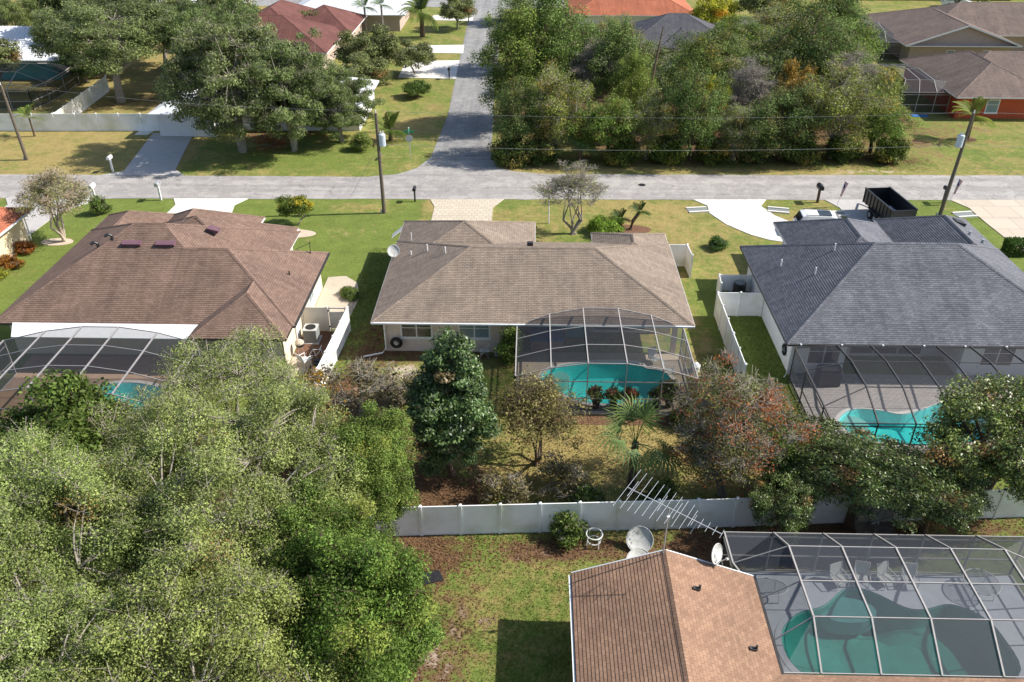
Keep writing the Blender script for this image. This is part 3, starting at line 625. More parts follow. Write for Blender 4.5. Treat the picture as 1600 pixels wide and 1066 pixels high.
for k in range(8): MB().cbox((16.1+k*2.4,42.2,2.6),(.09,.12,.1)).build('gutter_hanger','trim_white',rC)
# --- rust tan roofed house, bottom
hD=house('house','house with rust tan gabled shingle roof, bottom edge',(6,18,0))
MB().prism([(2.45,6),(40,6),(40,19.2),(8.8,19.2),(8.8,23.8),(2.45,23.8)],0,2.5).build('wall','stucco_yellow',hD)
rD=roof_root(hD)
zr=roof_body(rD,1.9,9.33,4,24.25,2.6,.38,'roofD','y',ends=('gable','gable'),sides='ew',gut='e',fascia='trim_dark')
gable_wall(hD,2.0,9.2,23.86,2.6,zr,'stucco_yellow')
for p,q in (((1.9,24.27,2.56),(5.615,24.27,3.97)),((5.615,24.27,3.97),(9.33,24.27,2.56))): MB().beam(p,q,.05,.14).build('rake_board','trim_white',rD)
roof_body(rD,5.6,42,4,19.6,2.62,.38,'roofD','x',ends=('gable','hip'),sides='n',fascia='trim_dark',cap=True,z_off=0)
MB().beam((1.82,8,2.5),(1.82,24.2,2.5),.09,.1).build('gutter','trim_white',rD)
for (x,y) in ((6.75,22.6),(8.55,20.4)):
    z=2.6+.38*(9.33-x)
    m=MB(); m.tube([(x,y,z-.1),(x,y,z+.28)],.05,8); m.build('vent_pipe','trim_dark',rD); MB().beam((x-.25,y,z+.17),(x+.05,y,z+.1),.16,.02).build('vent_flashing','trim_dark',rD)
# --- neighbour at the far left edge
hL=house('house','cream house with terracotta roof cut by the left edge',(-45,55,0))
MB().prism([(-52,47),(-40.2,47),(-40.2,60.6),(-52,60.6)],0,2.5).build('wall','stucco_yellow',hL)
rL=roof_root(hL); roof_body(rL,-53,-39.55,46,61.4,2.6,.42,'roof_orange','y',sides='esnw',gut='e')
MB().tube([(-39.6,60.9,2.5),(-40.1,60.7,2.2),(-40.1,60.7,.1)],.05,8).build('downspout','trim_white',hL)
# --- far houses
def simple_house(label, bodies, walls, wallmat, mat, cap=True, sides='sewn', courses=True, wins=(), fascia='trim_white'):
    x0=min(p[0] for p in walls); h=house('house',label,(sum(p[0] for p in walls)/len(walls),sum(p[1] for p in walls)/len(walls),0))
    MB().prism(walls,0,2.5).build('wall',wallmat,h); r=roof_root(h)
    for b in bodies: roof_body(r,*b[:4],2.6,b[4],mat,b[5],ends=b[6] if len(b)>6 else ('hip','hip'),sides=sides,cap=cap,courses=courses,fascia=fascia)
    for wd in wins: window(h,*wd)
    return h,r
hH,rH=simple_house('house with brown roof and red orange wall behind the yellow lawn',
    [(47.3,58.7,94.4,111.6,.43,'y'),(50,75,100.5,111.5,.425,'x')],[(48,95.2),(58,95.2),(58,101.2),(74,101.2),(74,111),(48,111)],'stucco_red','roof_old',wins=[((51.9,95.2,1.4),1.3,1.4,'s',1,'trim_white','glass_blue')])
hG,rG=simple_house('tan walled house with dark brown roof, upper right corner',
    [(51,66.6,119.3,140,.34,'y',('gable','hip')),(56,80,126,141,.42,'x')],[(52,120.2),(65.8,120.2),(65.8,127),(79,127),(79,140),(52,140)],'stucco_tan','roof_old',
    wins=[((57.6,120.2,1.3),1.0,1.0,'s',1,'trim_white','glass_blue'),((62.6,120.2,1.3),1.0,1.0,'s',1,'trim_white','glass_blue')])
gable_wall(hG,51.4,66.2,119.9,2.6,2.6+.34*7.6,'stucco_tan')
MB().beam((51,119.27,2.56),(58.8,119.27,5.2),.06,.2).build('rake_board','trim_white',rG); MB().beam((58.8,119.27,5.2),(66.6,119.27,2.56),.06,.2).build('rake_board','trim_white',rG)
hO,_=simple_house('house with bright orange tiled roof behind the wooded lot',[(6,26,139,156,.42,'x')],[(7,140),(25,140),(25,155),(7,155)],'stucco_white','roof_orange')
hK,_=simple_house('house with charcoal grey roof half hidden behind the wooded lot',[(12.5,28,117,130,.5,'x'),(17,24,116.5,128,.55,'y')],[(13,118),(27,118),(27,129),(13,129)],'stucco_white','roof_grey')
hR,_=simple_house('house with red brown hipped roofs left of the side street',
    [(-48,-27,113.3,128,.46,'x'),(-44,-31,120,139,.5,'y'),(-36,-25.9,124.8,138,.42,'x')],[(-47,114),(-27.8,114),(-27.8,125.5),(-26.6,125.5),(-26.6,137),(-46,137)],'stucco_tan','roof_red')
hW,_=simple_house('white roofed house beyond the red brown roofs at top',[(-39,-20,138.5,152,.42,'x')],[(-38,139.3),(-21,139.3),(-21,151),(-38,151)],'stucco_tan','roof_white',cap=False,courses=False)
hF,_=simple_house('white metal roofed house behind the tall oaks across the road',
    [(-36,-18,88.5,100,.40,'x'),(-40.2,-33,86.2,96,.42,'y')],[(-39.6,86.9),(-33.6,86.9),(-33.6,89.2),(-18.6,89.2),(-18.6,99.4),(-39.6,99.4)],'stucco_white','roof_white',cap=False,courses=False)
hE,rE=simple_house('house with ribbed white metal roof, upper left corner',[(-84,-60.5,108.5,122,.42,'x')],[(-83,109.3),(-61.2,109.3),(-61.2,121),(-83,121)],'teal','roof_white',cap=False,courses=False)
for k in range(38):
    x=-78+k*.45; top=min((x+84),(-60.5-x),6.75)
    MB().beam((x,108.5,2.63),(x,108.5+top,2.63+.42*top),.05,.05).build('roof_rib','roof_white',rE)
hX,_=simple_house('pale roofed house at the very top left',[(-70,-48,140,156,.42,'x')],[(-69,141),(-49,141),(-49,155),(-69,155)],'stucco_white','roof_white',cap=False,courses=False)
hY,_=simple_house('low brown house beyond the tan walled house, top right',[(62,92,168,184,.42,'x')],[(63,169),(91,169),(91,183),(63,183)],'stucco_tan','roof_old',courses=False)

# ------------------------------------------------------------------ screened pool cages
def cage(label, loc, grid, frame, screen, walls, rails=(), bw=.06, bh=.10, extra=()):
    """grid: rows of 3-D nodes; neighbouring nodes are joined by beams and filled with screen panels.
    walls: lists of top nodes whose feet stand on the deck."""
    t=thing('screen_enclosure',label,'screen enclosure',loc)
    nr,nc=len(grid),len(grid[0]); m=M[screen]
    def beam(p,q,w_=bw,h_=bh): 
        if np.linalg.norm(np.array(p)-np.array(q))>.05: MB().beam(p,q,w_,h_).build('beam',frame,t)
    def panel(*ps):
        ps=[np.array(p,float) for p in ps]; u=[ps[0]]
        for p in ps[1:]:
            if all(np.linalg.norm(p-q)>.05 for q in u): u.append(p)
        if len(u)>=3: MB().add(u,[list(range(len(u)))]).build('screen_panel',screen,t)
    for i in range(nr):
        for j in range(nc):
            if grid[i][j] is None: continue
            if j+1<nc and grid[i][j+1] is not None: beam(grid[i][j],grid[i][j+1],bw*.6,bh*.5)
            if i+1<nr and grid[i+1][j] is not None: beam(grid[i][j],grid[i+1][j])
            if i+1<nr and j+1<nc and all(g is not None for g in (grid[i][j],grid[i+1][j],grid[i+1][j+1],grid[i][j+1])):
                panel(grid[i][j],grid[i][j+1],grid[i+1][j+1],grid[i+1][j])
    for wl in walls:
        for k,p in enumerate(wl):
            f=(p[0],p[1],.06); beam(p,f,.06,.06)
            if k+1<len(wl):
                q=wl[k+1]; fq=(q[0],q[1],.06)
                beam((p[0],p[1],1.0),(q[0],q[1],1.0),.05,.05); beam((p[0],p[1],.1),(q[0],q[1],.1),.05,.05); beam((p[0],p[1],2.15),(q[0],q[1],2.15),.05,.05)
                panel(p,q,fq,f)
    for p,q in extra: beam(p,q,.05,.07)
    return t
# middle: faceted vault running away from the house
xB=[-.69,1.3,3.35,5.5,7.53,9.5]; zB=[2.45,3.05,3.38,3.38,3.05,2.45]
gB=[[(x,yy+(0 if 0<i<5 else -.0),z) for i,(x,z) in enumerate(zip(xB,zB))] for yy in (38.75,40.7,42.7,44.45)]
gB[-1]=[(x,44.3+.32*(z-2.45)/.41*.8,z) for x,z in zip(xB,zB)]
cB=cage('screened pool enclosure with pale frame over the turquoise pool in the middle',(4.4,41.5,.06),gB,'alu_white','screen',
     [gB[0],[gB[k][0] for k in range(4)],[gB[k][5] for k in range(4)]])
# right: mansard against the slate roofed house
xC=[15.8,18.2,20.15,22.1,24.0,25.95,27.9,29.9,31.8,33.1]
zf=lambda i:2.4 if i in (0,9) else 3.05
gC=[[(x,35.0,2.35) for i,x in enumerate(xC)],[(x,37.3 if 0<i<9 else 36.4,zf(i)) for i,x in enumerate(xC)],[(x,39.8,zf(i)) for i,x in enumerate(xC)],[(x,42.15,2.62 if 0<i<9 else 2.4) for i,x in enumerate(xC)]]
cC=cage('dark framed screen enclosure over the grey paver pool deck at right',(24,38.6,.06),gC,'alu_bronze','screen_light',[gC[0],[gC[k][0] for k in range(4)],[gC[k][9] for k in range(4)]])
# bottom right: mansard behind the rust roofed house
xD=[9.42,10.85,13.02,15.22,17.45,19.65,21.8]
def zD(i,z): return z if 0<i<6 else 2.45
gD=[[(x,19.78,2.48) for x in xD],[(x,21.5 if 0<i<6 else 21.2,zD(i,3.5)) for i,x in enumerate(xD)],[(x,23.25,zD(i,3.5)) for i,x in enumerate(xD)],[(x if i else 8.7,25.1,zD(i,3.5)) for i,x in enumerate(xD)],[(x if i else 8.7,26.95,2.4) for i,x in enumerate(xD)]]
cD=cage('large screen enclosure with pale beams over the green pool, bottom right',(15.5,23.4,.06),gD,'alu_white','screen_dense',[gD[4],[gD[k][6] for k in range(5)],[gD[3][0],gD[4][0]]])
# left: behind the brown roofed house
xA=[-31.3,-28.6,-26.3,-24.1,-21.9,-19.7]; zA=[2.5,3.2,3.55,3.55,3.2,2.5]
gA=[[(x,yy,z) for x,z in zip(xA,zA)] for yy in (35.5,37.6,39.7,41.75)]
cA=cage('dark screen enclosure over the teal pool behind the oaks at left',(-25.5,38.6,.06),gA,'alu_grey','screen',[gA[0],[gA[k][0] for k in range(4)],[gA[k][5] for k in range(4)]])
# far ones
gE=[[(-63,96,2.4),(-60.5,96,2.4),(-58,96,2.4)],[(-64,99,3.6),(-60.5,99,3.6),(-57.5,99,2.4)],[(-65,103,3.6),(-61,103,3.6),(-57.5,103,2.4)],[(-66,107.6,2.5),(-61.5,107.6,2.5),(-58,107.6,2.4)]]
cage('white framed pool enclosure by the ribbed white roof, upper left',(-61.5,101.5,0),gE,'alu_white','screen',[gE[0],[gE[k][2] for k in range(4)]])
gH=[[(42.2,97,2.4),(44.2,97,2.4),(46.2,97,2.4),(47.8,97,2.4)],[(43.2,99,3.3),(44.8,99,3.3),(46.4,99,3.3),(48.6,99.6,2.9)],[(43.8,104,3.3),(45.2,104,3.3),(46.6,104,3.3),(48.0,104,2.6)],[(43.8,109.5,2.5),(45.2,109.5,2.5),(46.6,109.5,2.5),(47.6,109.5,2.5)]]
cage('white framed screen enclosure beside the red orange house',(45.2,102,0),gH,'alu_white','screen',[gH[0],[gH[k][0] for k in range(4)]])
gG=[[(46.9,121.8,2.5),(49.2,121.8,2.5),(51.5,121.8,2.5)],[(48.3,126,3.1),(50.3,126,3.1),(52.4,126,2.7)],[(49.6,132,3.1),(51.4,132,3.1),(53.4,132,2.6)]]
cage('white framed screen enclosure beside the tan walled house',(50,127,0),gG,'alu_white','screen',[gG[0],[gG[k][0] for k in range(3)]])
MB().box((47.3,107.0,2.45),(49.0,111.4,2.55)).build('patio_roof','trim_white',hH)

# ------------------------------------------------------------------ fences
def fence(label, pts, h=1.83, pan=1.83, mat='vinyl', gate=None):
    t=thing('fence',label,'fence',(pts[0][0],pts[0][1],0))
    post=None
    for (x0,y0),(x1,y1) in zip(pts[:-1],pts[1:]):
        L=math.hypot(x1-x0,y1-y0); n=max(1,round(L/pan)); ux,uy=(x1-x0)/L,(y1-y0)/L
        for i in range(n):
            a=np.array((x0+ux*L*i/n,y0+uy*L*i/n)); b=np.array((x0+ux*L*(i+1)/n,y0+uy*L*(i+1)/n))
            q=.065; a2=a+np.array((ux,uy))*q; b2=b-np.array((ux,uy))*q
            p=MB().beam((*a2,h*.5),(*b2,h*.5),.035,h-.36).build('panel',mat,t)
            MB().beam((*a2,h-.09),(*b2,h-.09),.055,.17).build('rail',mat,p); MB().beam((*a2,.11),(*b2,.11),.055,.17).build('rail',mat,p)
        for i in range(n+1):
            a=(x0+ux*L*i/n,y0+uy*L*i/n)
            if i==n and (x1,y1)!=pts[-1]: continue
            MB().cbox((a[0],a[1],h/2+.02),(.125,.125,h+.04)).add([(a[0]+sx*.08,a[1]+sy*.08,h+.04) for sx,sy in ((-1,-1),(1,-1),(1,1),(-1,1))]+[(a[0],a[1],h+.12)],[[0,1,4],[1,2,4],[2,3,4],[3,0,4],[3,2,1,0]]).build('post',mat,t)
    return t
fence('long white vinyl fence along the back of the yards, behind the rust roof',[(-17.5,27.9),(-4.95,28.85),(8.1,29.62),(19.24,30.42),(30,31.1)])
fence('cream vinyl fence beside the air conditioner of the brown roofed house',[(-14.9,47.35),(-13.2,47.35)],mat='vinyl_cream',pan=1.7)
fence('bright white vinyl fence running toward the camera beside the brown mulch',[(-11.85,47.35),(-12.35,38.4)],mat='vinyl')
gt=thing('gate','cream vinyl gate between the brown roofed house and its side fence','gate',(-12.5,47.35,0))
MB().beam((-13.1,47.35,.85),(-12.0,47.35,.85),.035,1.2).build('panel','vinyl_cream',gt)
for z in (.12,1.45,1.78): MB().beam((-13.1,47.35,z),(-11.98,47.35,z),.055,.1).build('rail','vinyl_cream',gt)
for x in (-13.06,-12.02): MB().beam((x,47.35,.06),(x,47.35,1.83),.07,.07).build('stile','vinyl_cream',gt)
for z in (.4,1.6): MB().cbox((-13.12,47.3,z),(.1,.05,.09)).build('hinge','black',gt)
fence('white vinyl fence boxing in the strip of lawn beside the slate roofed house',[(15.85,50.0),(12.75,49.95),(12.75,41.2)])
fence('short white vinyl screen around the round air conditioner',[(15.85,53.6),(13.6,53.6),(13.5,52.3)],h=1.3)
fence('short white vinyl fence off the right corner of the tan grey house',[(9.6,57.4),(11.85,57.4),(11.95,55.6)])
fence('white vinyl fence with a corner across the upper left lawns',[(-72,88.1),(-51.6,88.4),(-39.8,88.7)],h=1.9,pan=2.4)
fence('white vinyl fence running back between the upper left yards',[(-51.5,88.6),(-52.6,104)],h=1.9,pan=2.4)
fence('white vinyl fence behind the wooded lot at top right',[(24,141),(38,143)],h=1.9,pan=2.4)

# ------------------------------------------------------------------ vegetation
LEAFK=1.4
def tubes3(A,B,ra,rb):
    """many straight 3-sided twigs at once"""
    D=B-A; D/=np.linalg.norm(D,axis=1,keepdims=True)+1e-9
    U=np.where(np.abs(D[:,2:3])<.9,np.array([[0,0,1.]]),np.array([[1.,0,0]])); X=np.cross(D,U); X/=np.linalg.norm(X,axis=1,keepdims=True)+1e-9; Y=np.cross(D,X)
    ang=[0,2.094,4.189]; V=[]
    for P_,r in ((A,ra),(B,rb)):
        for a in ang: V.append(P_+(X*math.cos(a)+Y*math.sin(a))*np.reshape(r,(-1,1)))
    V=np.stack(V,1); n=len(A); base=(np.arange(n)*6)[:,None]
    Q=np.concatenate([base+np.array([[i,(i+1)%3,3+(i+1)%3,3+i]]) for i in range(3)],0)
    return V.reshape(-1,3),Q
def bez(a,b,c,n): 
    t=np.linspace(0,1,n)[:,None]; return a*(1-t)**2+2*b*t*(1-t)+c*t*t
def tree_meshes(seed, h, rx, trunk_h, n_limb=6, n_clump=90, per=260, leaf=.13, rz=None, sig=.55, bark='bark_grey', cols=((.09,.13,.03),(.15,.19,.05),(.05,.08,.02)), odd=None, flat=.55, lo=-.35, twigs=6, trunk_r=.25, upb=.5, gloss=False, column=False, inner=.5, droop=0, multi=1):
    rg=np.random.default_rng(seed); rz=rz or (h-trunk_h)*.55
    cz=h-rz; MBt=MB()
    # clump centres on a lumpy ellipsoid
    ph=rg.uniform(0,6.28,6)
    def lump(d): return 1+.16*np.sin(3*np.arctan2(d[:,1],d[:,0])+ph[0])+.13*np.sin(5*np.arctan2(d[:,1],d[:,0])+ph[1]+2*d[:,2])+.1*np.sin(6*d[:,2]+ph[2])
    D=rg.normal(size=(n_clump*3,3)); D/=np.linalg.norm(D,axis=1,keepdims=True); D=D[D[:,2]>lo][:n_clump]
    rr=(inner+(1-inner)*rg.random(len(D))**.6)*lump(D)
    if column: shape=np.stack([D[:,0]*rx*(1-.12*np.clip(D[:,2],0,1)),D[:,1]*rx*(1-.12*np.clip(D[:,2],0,1)),D[:,2]*rz],-1)
    else: shape=D*np.array((rx,rx,rz))
    CC=shape*rr[:,None]*.92+np.array((0,0,cz)); zmax=CC[:,2].max(); zl=h-sig*.55; up_=CC[:,2]>cz; CC[up_,2]=cz+(CC[up_,2]-cz)*(zl-cz)/max(zmax-cz,.01); CC[:,2]=np.maximum(CC[:,2],.35)
    # trunk and limbs
    limbs=[]
    for mi in range(multi):
        lean=rg.normal(0,.25,2)*(1 if multi==1 else 2.2); top=np.array((lean[0],lean[1],trunk_h)); b0=np.array((rg.normal(0,.12) if multi>1 else 0,rg.normal(0,.12) if multi>1 else 0,-.15))
        tp=bez(b0,np.array((lean[0]*.2,lean[1]*.2,trunk_h*.5)),top,5); MBt.tube(tp,list(np.linspace(trunk_r*1.25,trunk_r*.85,5)),8)
        nl=max(2,n_limb//multi)
        for i in range(nl):
            az=2*math.pi*(i+rg.random()*.6)/nl+mi; el=rg.uniform(.15,.95)
            if i==nl-1: el=1.3
            e=np.array((math.cos(az)*math.cos(el)*rx*.75,math.sin(az)*math.cos(el)*rx*.75,cz+math.sin(el)*rz*.7-.12*rz))
            mid=top+(e-top)*.45+np.array((rg.normal(0,.3),rg.normal(0,.3),.25*rz*rg.random()))
            pl=bez(top-(0,0,.1),mid,e,8); MBt.tube(pl,list(np.linspace(trunk_r*.6,trunk_r*.12,8)),6,False); limbs.append(pl)
    LP=np.concatenate(limbs)
    # branch from limb to every clump
    A=[];B=[];RA=[];RB=[]
    for c in CC:
        d=np.linalg.norm(LP-c,axis=1)+.6*np.maximum(0,LP[:,2]-c[2]); s=LP[np.argmin(d)]
        m=(s+c)/2+rg.normal(0,.18,3)+np.array((0,0,.12)); pl=bez(s,m,c,4)
        for k in range(3): A.append(pl[k]);B.append(pl[k+1]);RA.append(trunk_r*(.15-.03*k));RB.append(trunk_r*(.12-.03*k))
    sg=sig*rg.uniform(.65,1.35,len(CC)); cnt=np.maximum(3,(per*rg.uniform(.55,1.4,len(CC))*(sg/sig)**1.5)).astype(int)
    idx=np.repeat(np.arange(len(CC)),cnt)
    off=rg.normal(size=(len(idx),3)); off/=np.linalg.norm(off,axis=1,keepdims=True)
    off*=(rg.random((len(idx),1))**.45)*1.55
    off[:,2]=off[:,2]*flat-droop*np.linalg.norm(off[:,:2],axis=1)**2*.3
    LC=CC[idx]+off*sg[idx][:,None]
    ok=LC[:,2]>.08; LC=LC[ok]; idx=idx[ok]; off=off[ok]
    if twigs:
        ti=np.repeat(np.arange(len(CC)),twigs); pick=rg.integers(0,len(LC),len(ti)*1)
        o2=rg.normal(size=(len(ti),3)); o2/=np.linalg.norm(o2,axis=1,keepdims=True); o2[:,2]=np.abs(o2[:,2])*flat+.1
        A2=CC[ti]+rg.normal(0,.12,(len(ti),3)); B2=CC[ti]+o2*sg[ti][:,None]*rg.uniform(.9,1.75,(len(ti),1))
        A=np.concatenate([np.array(A),A2]);B=np.concatenate([np.array(B),B2]); RA=np.concatenate([RA,np.full(len(ti),.016)]);RB=np.concatenate([RB,np.full(len(ti),.008)])
    else: A,B,RA,RB=map(np.array,(A,B,RA,RB))
    tv,tq=tubes3(A,B,RA,RB)
    # trunk mesh: tubes + twigs
    bv=np.array(MBt.v); bf=MBt.f
    quads=[f for f in bf if len(f)==4]; others=[f for f in bf if len(f)!=4]
    allv=np.concatenate([bv,tv]); q=np.concatenate([np.array(quads),tq+len(bv)])
    tm=fast_mesh('trunk',allv,q,M[bark])
    # leaves: rhombs with varied facing
    n=len(LC); N=rg.normal(size=(n,3))*.62+off*.75+np.array((0,0,upb*.8)); N/=np.linalg.norm(N,axis=1,keepdims=True)+1e-9
    T=np.cross(N,rg.normal(size=(n,3))); T/=np.linalg.norm(T,axis=1,keepdims=True)+1e-9; Bn=np.cross(N,T)
    s=(leaf*rg.uniform(.6,1.4,n))[:,None]
    V=np.stack([LC-T*s,LC-Bn*s*.5+N*s*.12,LC+T*s,LC+Bn*s*.5+N*s*.12],1).reshape(-1,3)
    Qf=np.arange(n*4).reshape(-1,4)
    cols=np.array(cols,float); w_=rg.random((n,1)); w2=rg.random((n,1))
    clm=rg.random(len(CC))[idx][:,None]
    tint=cols[0]*(1-w_)+cols[1]*w_; tint=np.where(w2<.28,cols[2],tint); tint=tint*(.62+.68*clm)
    if odd is not None:
        fr,oc=odd; oc=np.array(oc); sel=(rg.random(len(CC))<fr)[idx]; tint[sel]=oc[rg.integers(0,len(oc),sel.sum())]*rg.uniform(.7,1.2,(sel.sum(),1))
    tint=tint*LEAFK; tint=np.repeat(np.concatenate([tint,np.ones((n,1))],1),4,0)
    lm=fast_mesh('crown',V,Qf,M['leaf_gloss' if gloss else 'leaf'],tint)
    return tm,lm
def place_tree(meshes,x,y,label,name='tree',rz=0,sc=(1,1,1),color=(1,1,1),group=None,cat='tree'):
    t=thing(name,label,cat,(x,y,0),group); t.rotation_euler.z=rz; t.scale=sc
    for nme,me in zip(('trunk','crown'),meshes):
        o=link(nme,me,t); 
        if nme=='crown': o.color=(*color,1)
    return t
OAK=((.22,.265,.08),(.305,.34,.12),(.14,.175,.055))
OLIVE=((.13,.145,.06),(.21,.22,.10),(.08,.09,.035))
GREEN=((.105,.16,.03),(.19,.25,.06),(.055,.09,.018))
oak1=tree_meshes(11,10,5.4,3.2,9,400,560,.044,rz=4.0,sig=.44,cols=OAK,odd=(.018,[(.20,.13,.04),(.26,.19,.05)]),twigs=7,trunk_r=.34,inner=.66,flat=.85,lo=-.25)
oak2=tree_meshes(12,9.4,4.8,3.0,8,340,560,.044,rz=3.8,sig=.44,cols=OAK,odd=(.012,[(.22,.14,.05)]),twigs=8,trunk_r=.3,inner=.62,flat=.85,lo=-.25)
oak3=tree_meshes(13,7.6,4.6,2.4,8,190,330,.044,rz=3.0,sig=.45,cols=OAK,twigs=12,trunk_r=.26,inner=.45,flat=.85)
laurel=tree_meshes(14,9.2,2.6,2.0,7,240,520,.050,rz=4.4,sig=.38,cols=GREEN,odd=(.05,[(.24,.26,.06)]),twigs=4,flat=.7,trunk_r=.22,bark='bark_brown',inner=.6)
place_tree(oak1,-11.6,24.6,'broad oak with pale bare twigs, its crown next to the green laurels, lower left','oak_tree',.4)
place_tree(oak2,-17.8,22.3,'broad oak whose crown fills the left edge, lower left','oak_tree',2.1,(1.05,1.05,1.03),(.95,1,.95))
place_tree(oak2,-10.6,17.4,'broad oak whose crown reaches the bottom edge beside the green laurel','oak_tree',4.0,(1,1,1.0),(1,.98,.9))
place_tree(oak1,-16.5,14.8,'broad oak in the bottom left corner','oak_tree',1.2,(1,1,.95),(.97,1.02,1))
place_tree(oak3,-14.6,32.2,'thin crowned oak with grey twigs overhanging the teal pool at left','oak_tree',.9,(1.05,.9,1.04),(.98,1,.95))
place_tree(oak3,-19.3,27.4,'thin crowned oak with grey twigs next to the dark green tree at the left edge','oak_tree',3.2,(.75,.75,.85),(.98,1,.95))
place_tree(tree_meshes(15,8.6,3.0,2,6,110,330,.11,rz=4,sig=.65,cols=((.06,.10,.02),(.12,.16,.035),(.035,.06,.012)),odd=(.07,[(.25,.15,.04)]),twigs=5,bark='bark_brown'),-20.6,28.6,'dark green tree at the left edge beside the screen enclosure','tree')
place_tree(laurel,-7.0,27.2,'tall bright green laurel at the left end of the white back fence','laurel_tree',0,(.85,.85,.93))
place_tree(laurel,-5.9,19.2,'bright green laurel hanging over the yard at the bottom edge','laurel_tree',1.7,(1.05,1.0,1.0),(.9,1,.9))
place_tree(laurel,-8.1,22.6,'dark green laurel squeezed between the oaks and the yard','laurel_tree',3.3,(.9,.9,.9),(.95,1,1))
place_tree(tree_meshes(16,5.6,2.0,1.6,6,34,70,.10,rz=2.1,sig=.5,cols=((.30,.19,.03),(.40,.22,.04),(.14,.13,.03)),twigs=14,trunk_r=.13,inner=.3),-11.4,34.0,'small half bare tree with yellow orange leaves beside the mulch strip','tree')
place_tree(tree_meshes(17,5.8,2.5,1.8,7,50,75,.10,rz=2.3,sig=.55,cols=((.14,.12,.06),(.20,.17,.09),(.06,.07,.03)),twigs=18,trunk_r=.14,inner=.3,droop=.6),-8.6,35.0,'mossy grey brown small tree in the middle back yard','tree')
magn=tree_meshes(18,8.6,1.85,1.0,6,230,330,.078,rz=4.0,sig=.36,cols=((.05,.095,.025),(.11,.165,.05),(.03,.055,.015)),odd=(.04,[(.16,.12,.05)]),twigs=2,bark='bark_brown',trunk_r=.17,gloss=True,column=True,lo=-.9,inner=.45,upb=.9)
place_tree(magn,-3.8,33.1,'dense dark glossy magnolia standing in the middle back yard','magnolia_tree')
place_tree(tree_meshes(19,5.2,2.3,1.0,8,60,110,.075,rz=2.3,sig=.6,cols=((.20,.175,.06),(.27,.24,.09),(.13,.125,.04)),bark='bark_brown',twigs=14,trunk_r=.09,inner=.2,multi=3),.6,34.2,'thin olive tan small tree left of the palm in the back yard','tree')
place_tree(tree_meshes(20,7.7,2.85,1.5,8,150,190,.06,rz=3.7,sig=.52,cols=((.12,.135,.045),(.20,.20,.08),(.07,.08,.03)),odd=(.4,[(.40,.13,.05),(.33,.12,.05),(.27,.16,.08)]),twigs=18,trunk_r=.2,inner=.45,droop=.5,lo=-.7),9.9,32.0,'vine tangled tree with rusty red leaves right of the palm','tree')
rt=tree_meshes(21,8.0,3.9,2.4,8,190,170,.085,rz=3.2,sig=.45,cols=((.075,.10,.03),(.14,.165,.055),(.04,.055,.018)),odd=(.06,[(.22,.12,.05)]),twigs=8,trunk_r=.28,bark='bark_brown',gloss=True,lo=-.6)
place_tree(rt,22.4,31.6,'dark spreading tree in front of the right hand pool enclosure','tree',.3,(1.05,.85,.86),(1.5,1.55,1.15))
place_tree(rt,15.6,29.9,'dark leaning tree beside the mesh dish, behind the pale beamed enclosure','tree',2.5,(.95,.6,.66),(1.1,1.2,1))
place_tree(rt,12.0,29.2,'low dark tree spilling over the white back fence below the rusty tree','tree',4.1,(.55,.38,.48),(1.1,1.25,1))
place_tree(rt,18.9,29.6,'low dark tree overhanging the white back fence right of the mesh dish','tree',5.5,(.6,.45,.55),(1.1,1.2,1))
place_tree(tree_meshes(22,3.8,1.7,.6,6,50,260,.10,rz=1.8,sig=.5,cols=((.09,.19,.02),(.17,.28,.04),(.05,.10,.012)),twigs=2,trunk_r=.08,lo=-.8,gloss=True),13.2,31.6,'bright green bush against the white back fence','bush',cat='bush')
# back-yard understorey
shr=tree_meshes(23,1.5,.95,.2,6,26,120,.08,rz=.8,sig=.3,cols=((.09,.14,.03),(.16,.21,.05),(.05,.08,.02)),twigs=4,trunk_r=.03,lo=-.6)
shd=tree_meshes(24,1.6,1.0,.2,6,24,80,.07,rz=.8,sig=.33,cols=((.17,.14,.06),(.24,.20,.09),(.10,.10,.04)),twigs=10,trunk_r=.03,lo=-.6)
for i,(me,x,y,s,lab) in enumerate(((shd,-1.0,31.4,1.1,'low dry shrub just behind the middle of the white back fence'),(shr,2.9,30.9,.9,'low green shrub behind the white back fence, left of the palm'),
    (shd,1.6,32.0,1.2,'dry brushy shrub at the foot of the thin olive tree'),(shr,6.6,31.0,1.0,'green shrub at the foot of the palm'),(shr,-9.7,32.9,1.2,'green shrub under the yellow orange tree'),
    (shd,-7.2,40.0,1.15,'dry shrub beside the pale sandy patch'),(shr,12.9,36.8,1.25,'green shrub between the rusty tree and the right hand enclosure'),(shd,12.6,38.2,1.2,'dry rusty shrub against the strip beside the right hand enclosure'),
    (shr,9.3,37.9,1.1,'green shrub at the right front corner of the middle enclosure'),(shr,2.0,28.9,.95,'thin green sapling in front of the white back fence'),(shr,-16.0,41.5,.9,'green shrub in the paved corner behind the brown roofed house'),
    (shr,-1.0,14.9,1.4,'yellow green shrub at the bottom edge of the yard'))):
    place_tree(me,x,y,lab,'shrub',i*1.3,(s,s,s),cat='shrub')
place_tree(tree_meshes(25,2.6,.62,.2,5,50,110,.08,rz=1.4,sig=.3,cols=GREEN,twigs=1,trunk_r=.04,lo=-1,column=True),-1.05,44.0,'narrow tall green shrub between the house wall and the middle enclosure','shrub',cat='shrub')
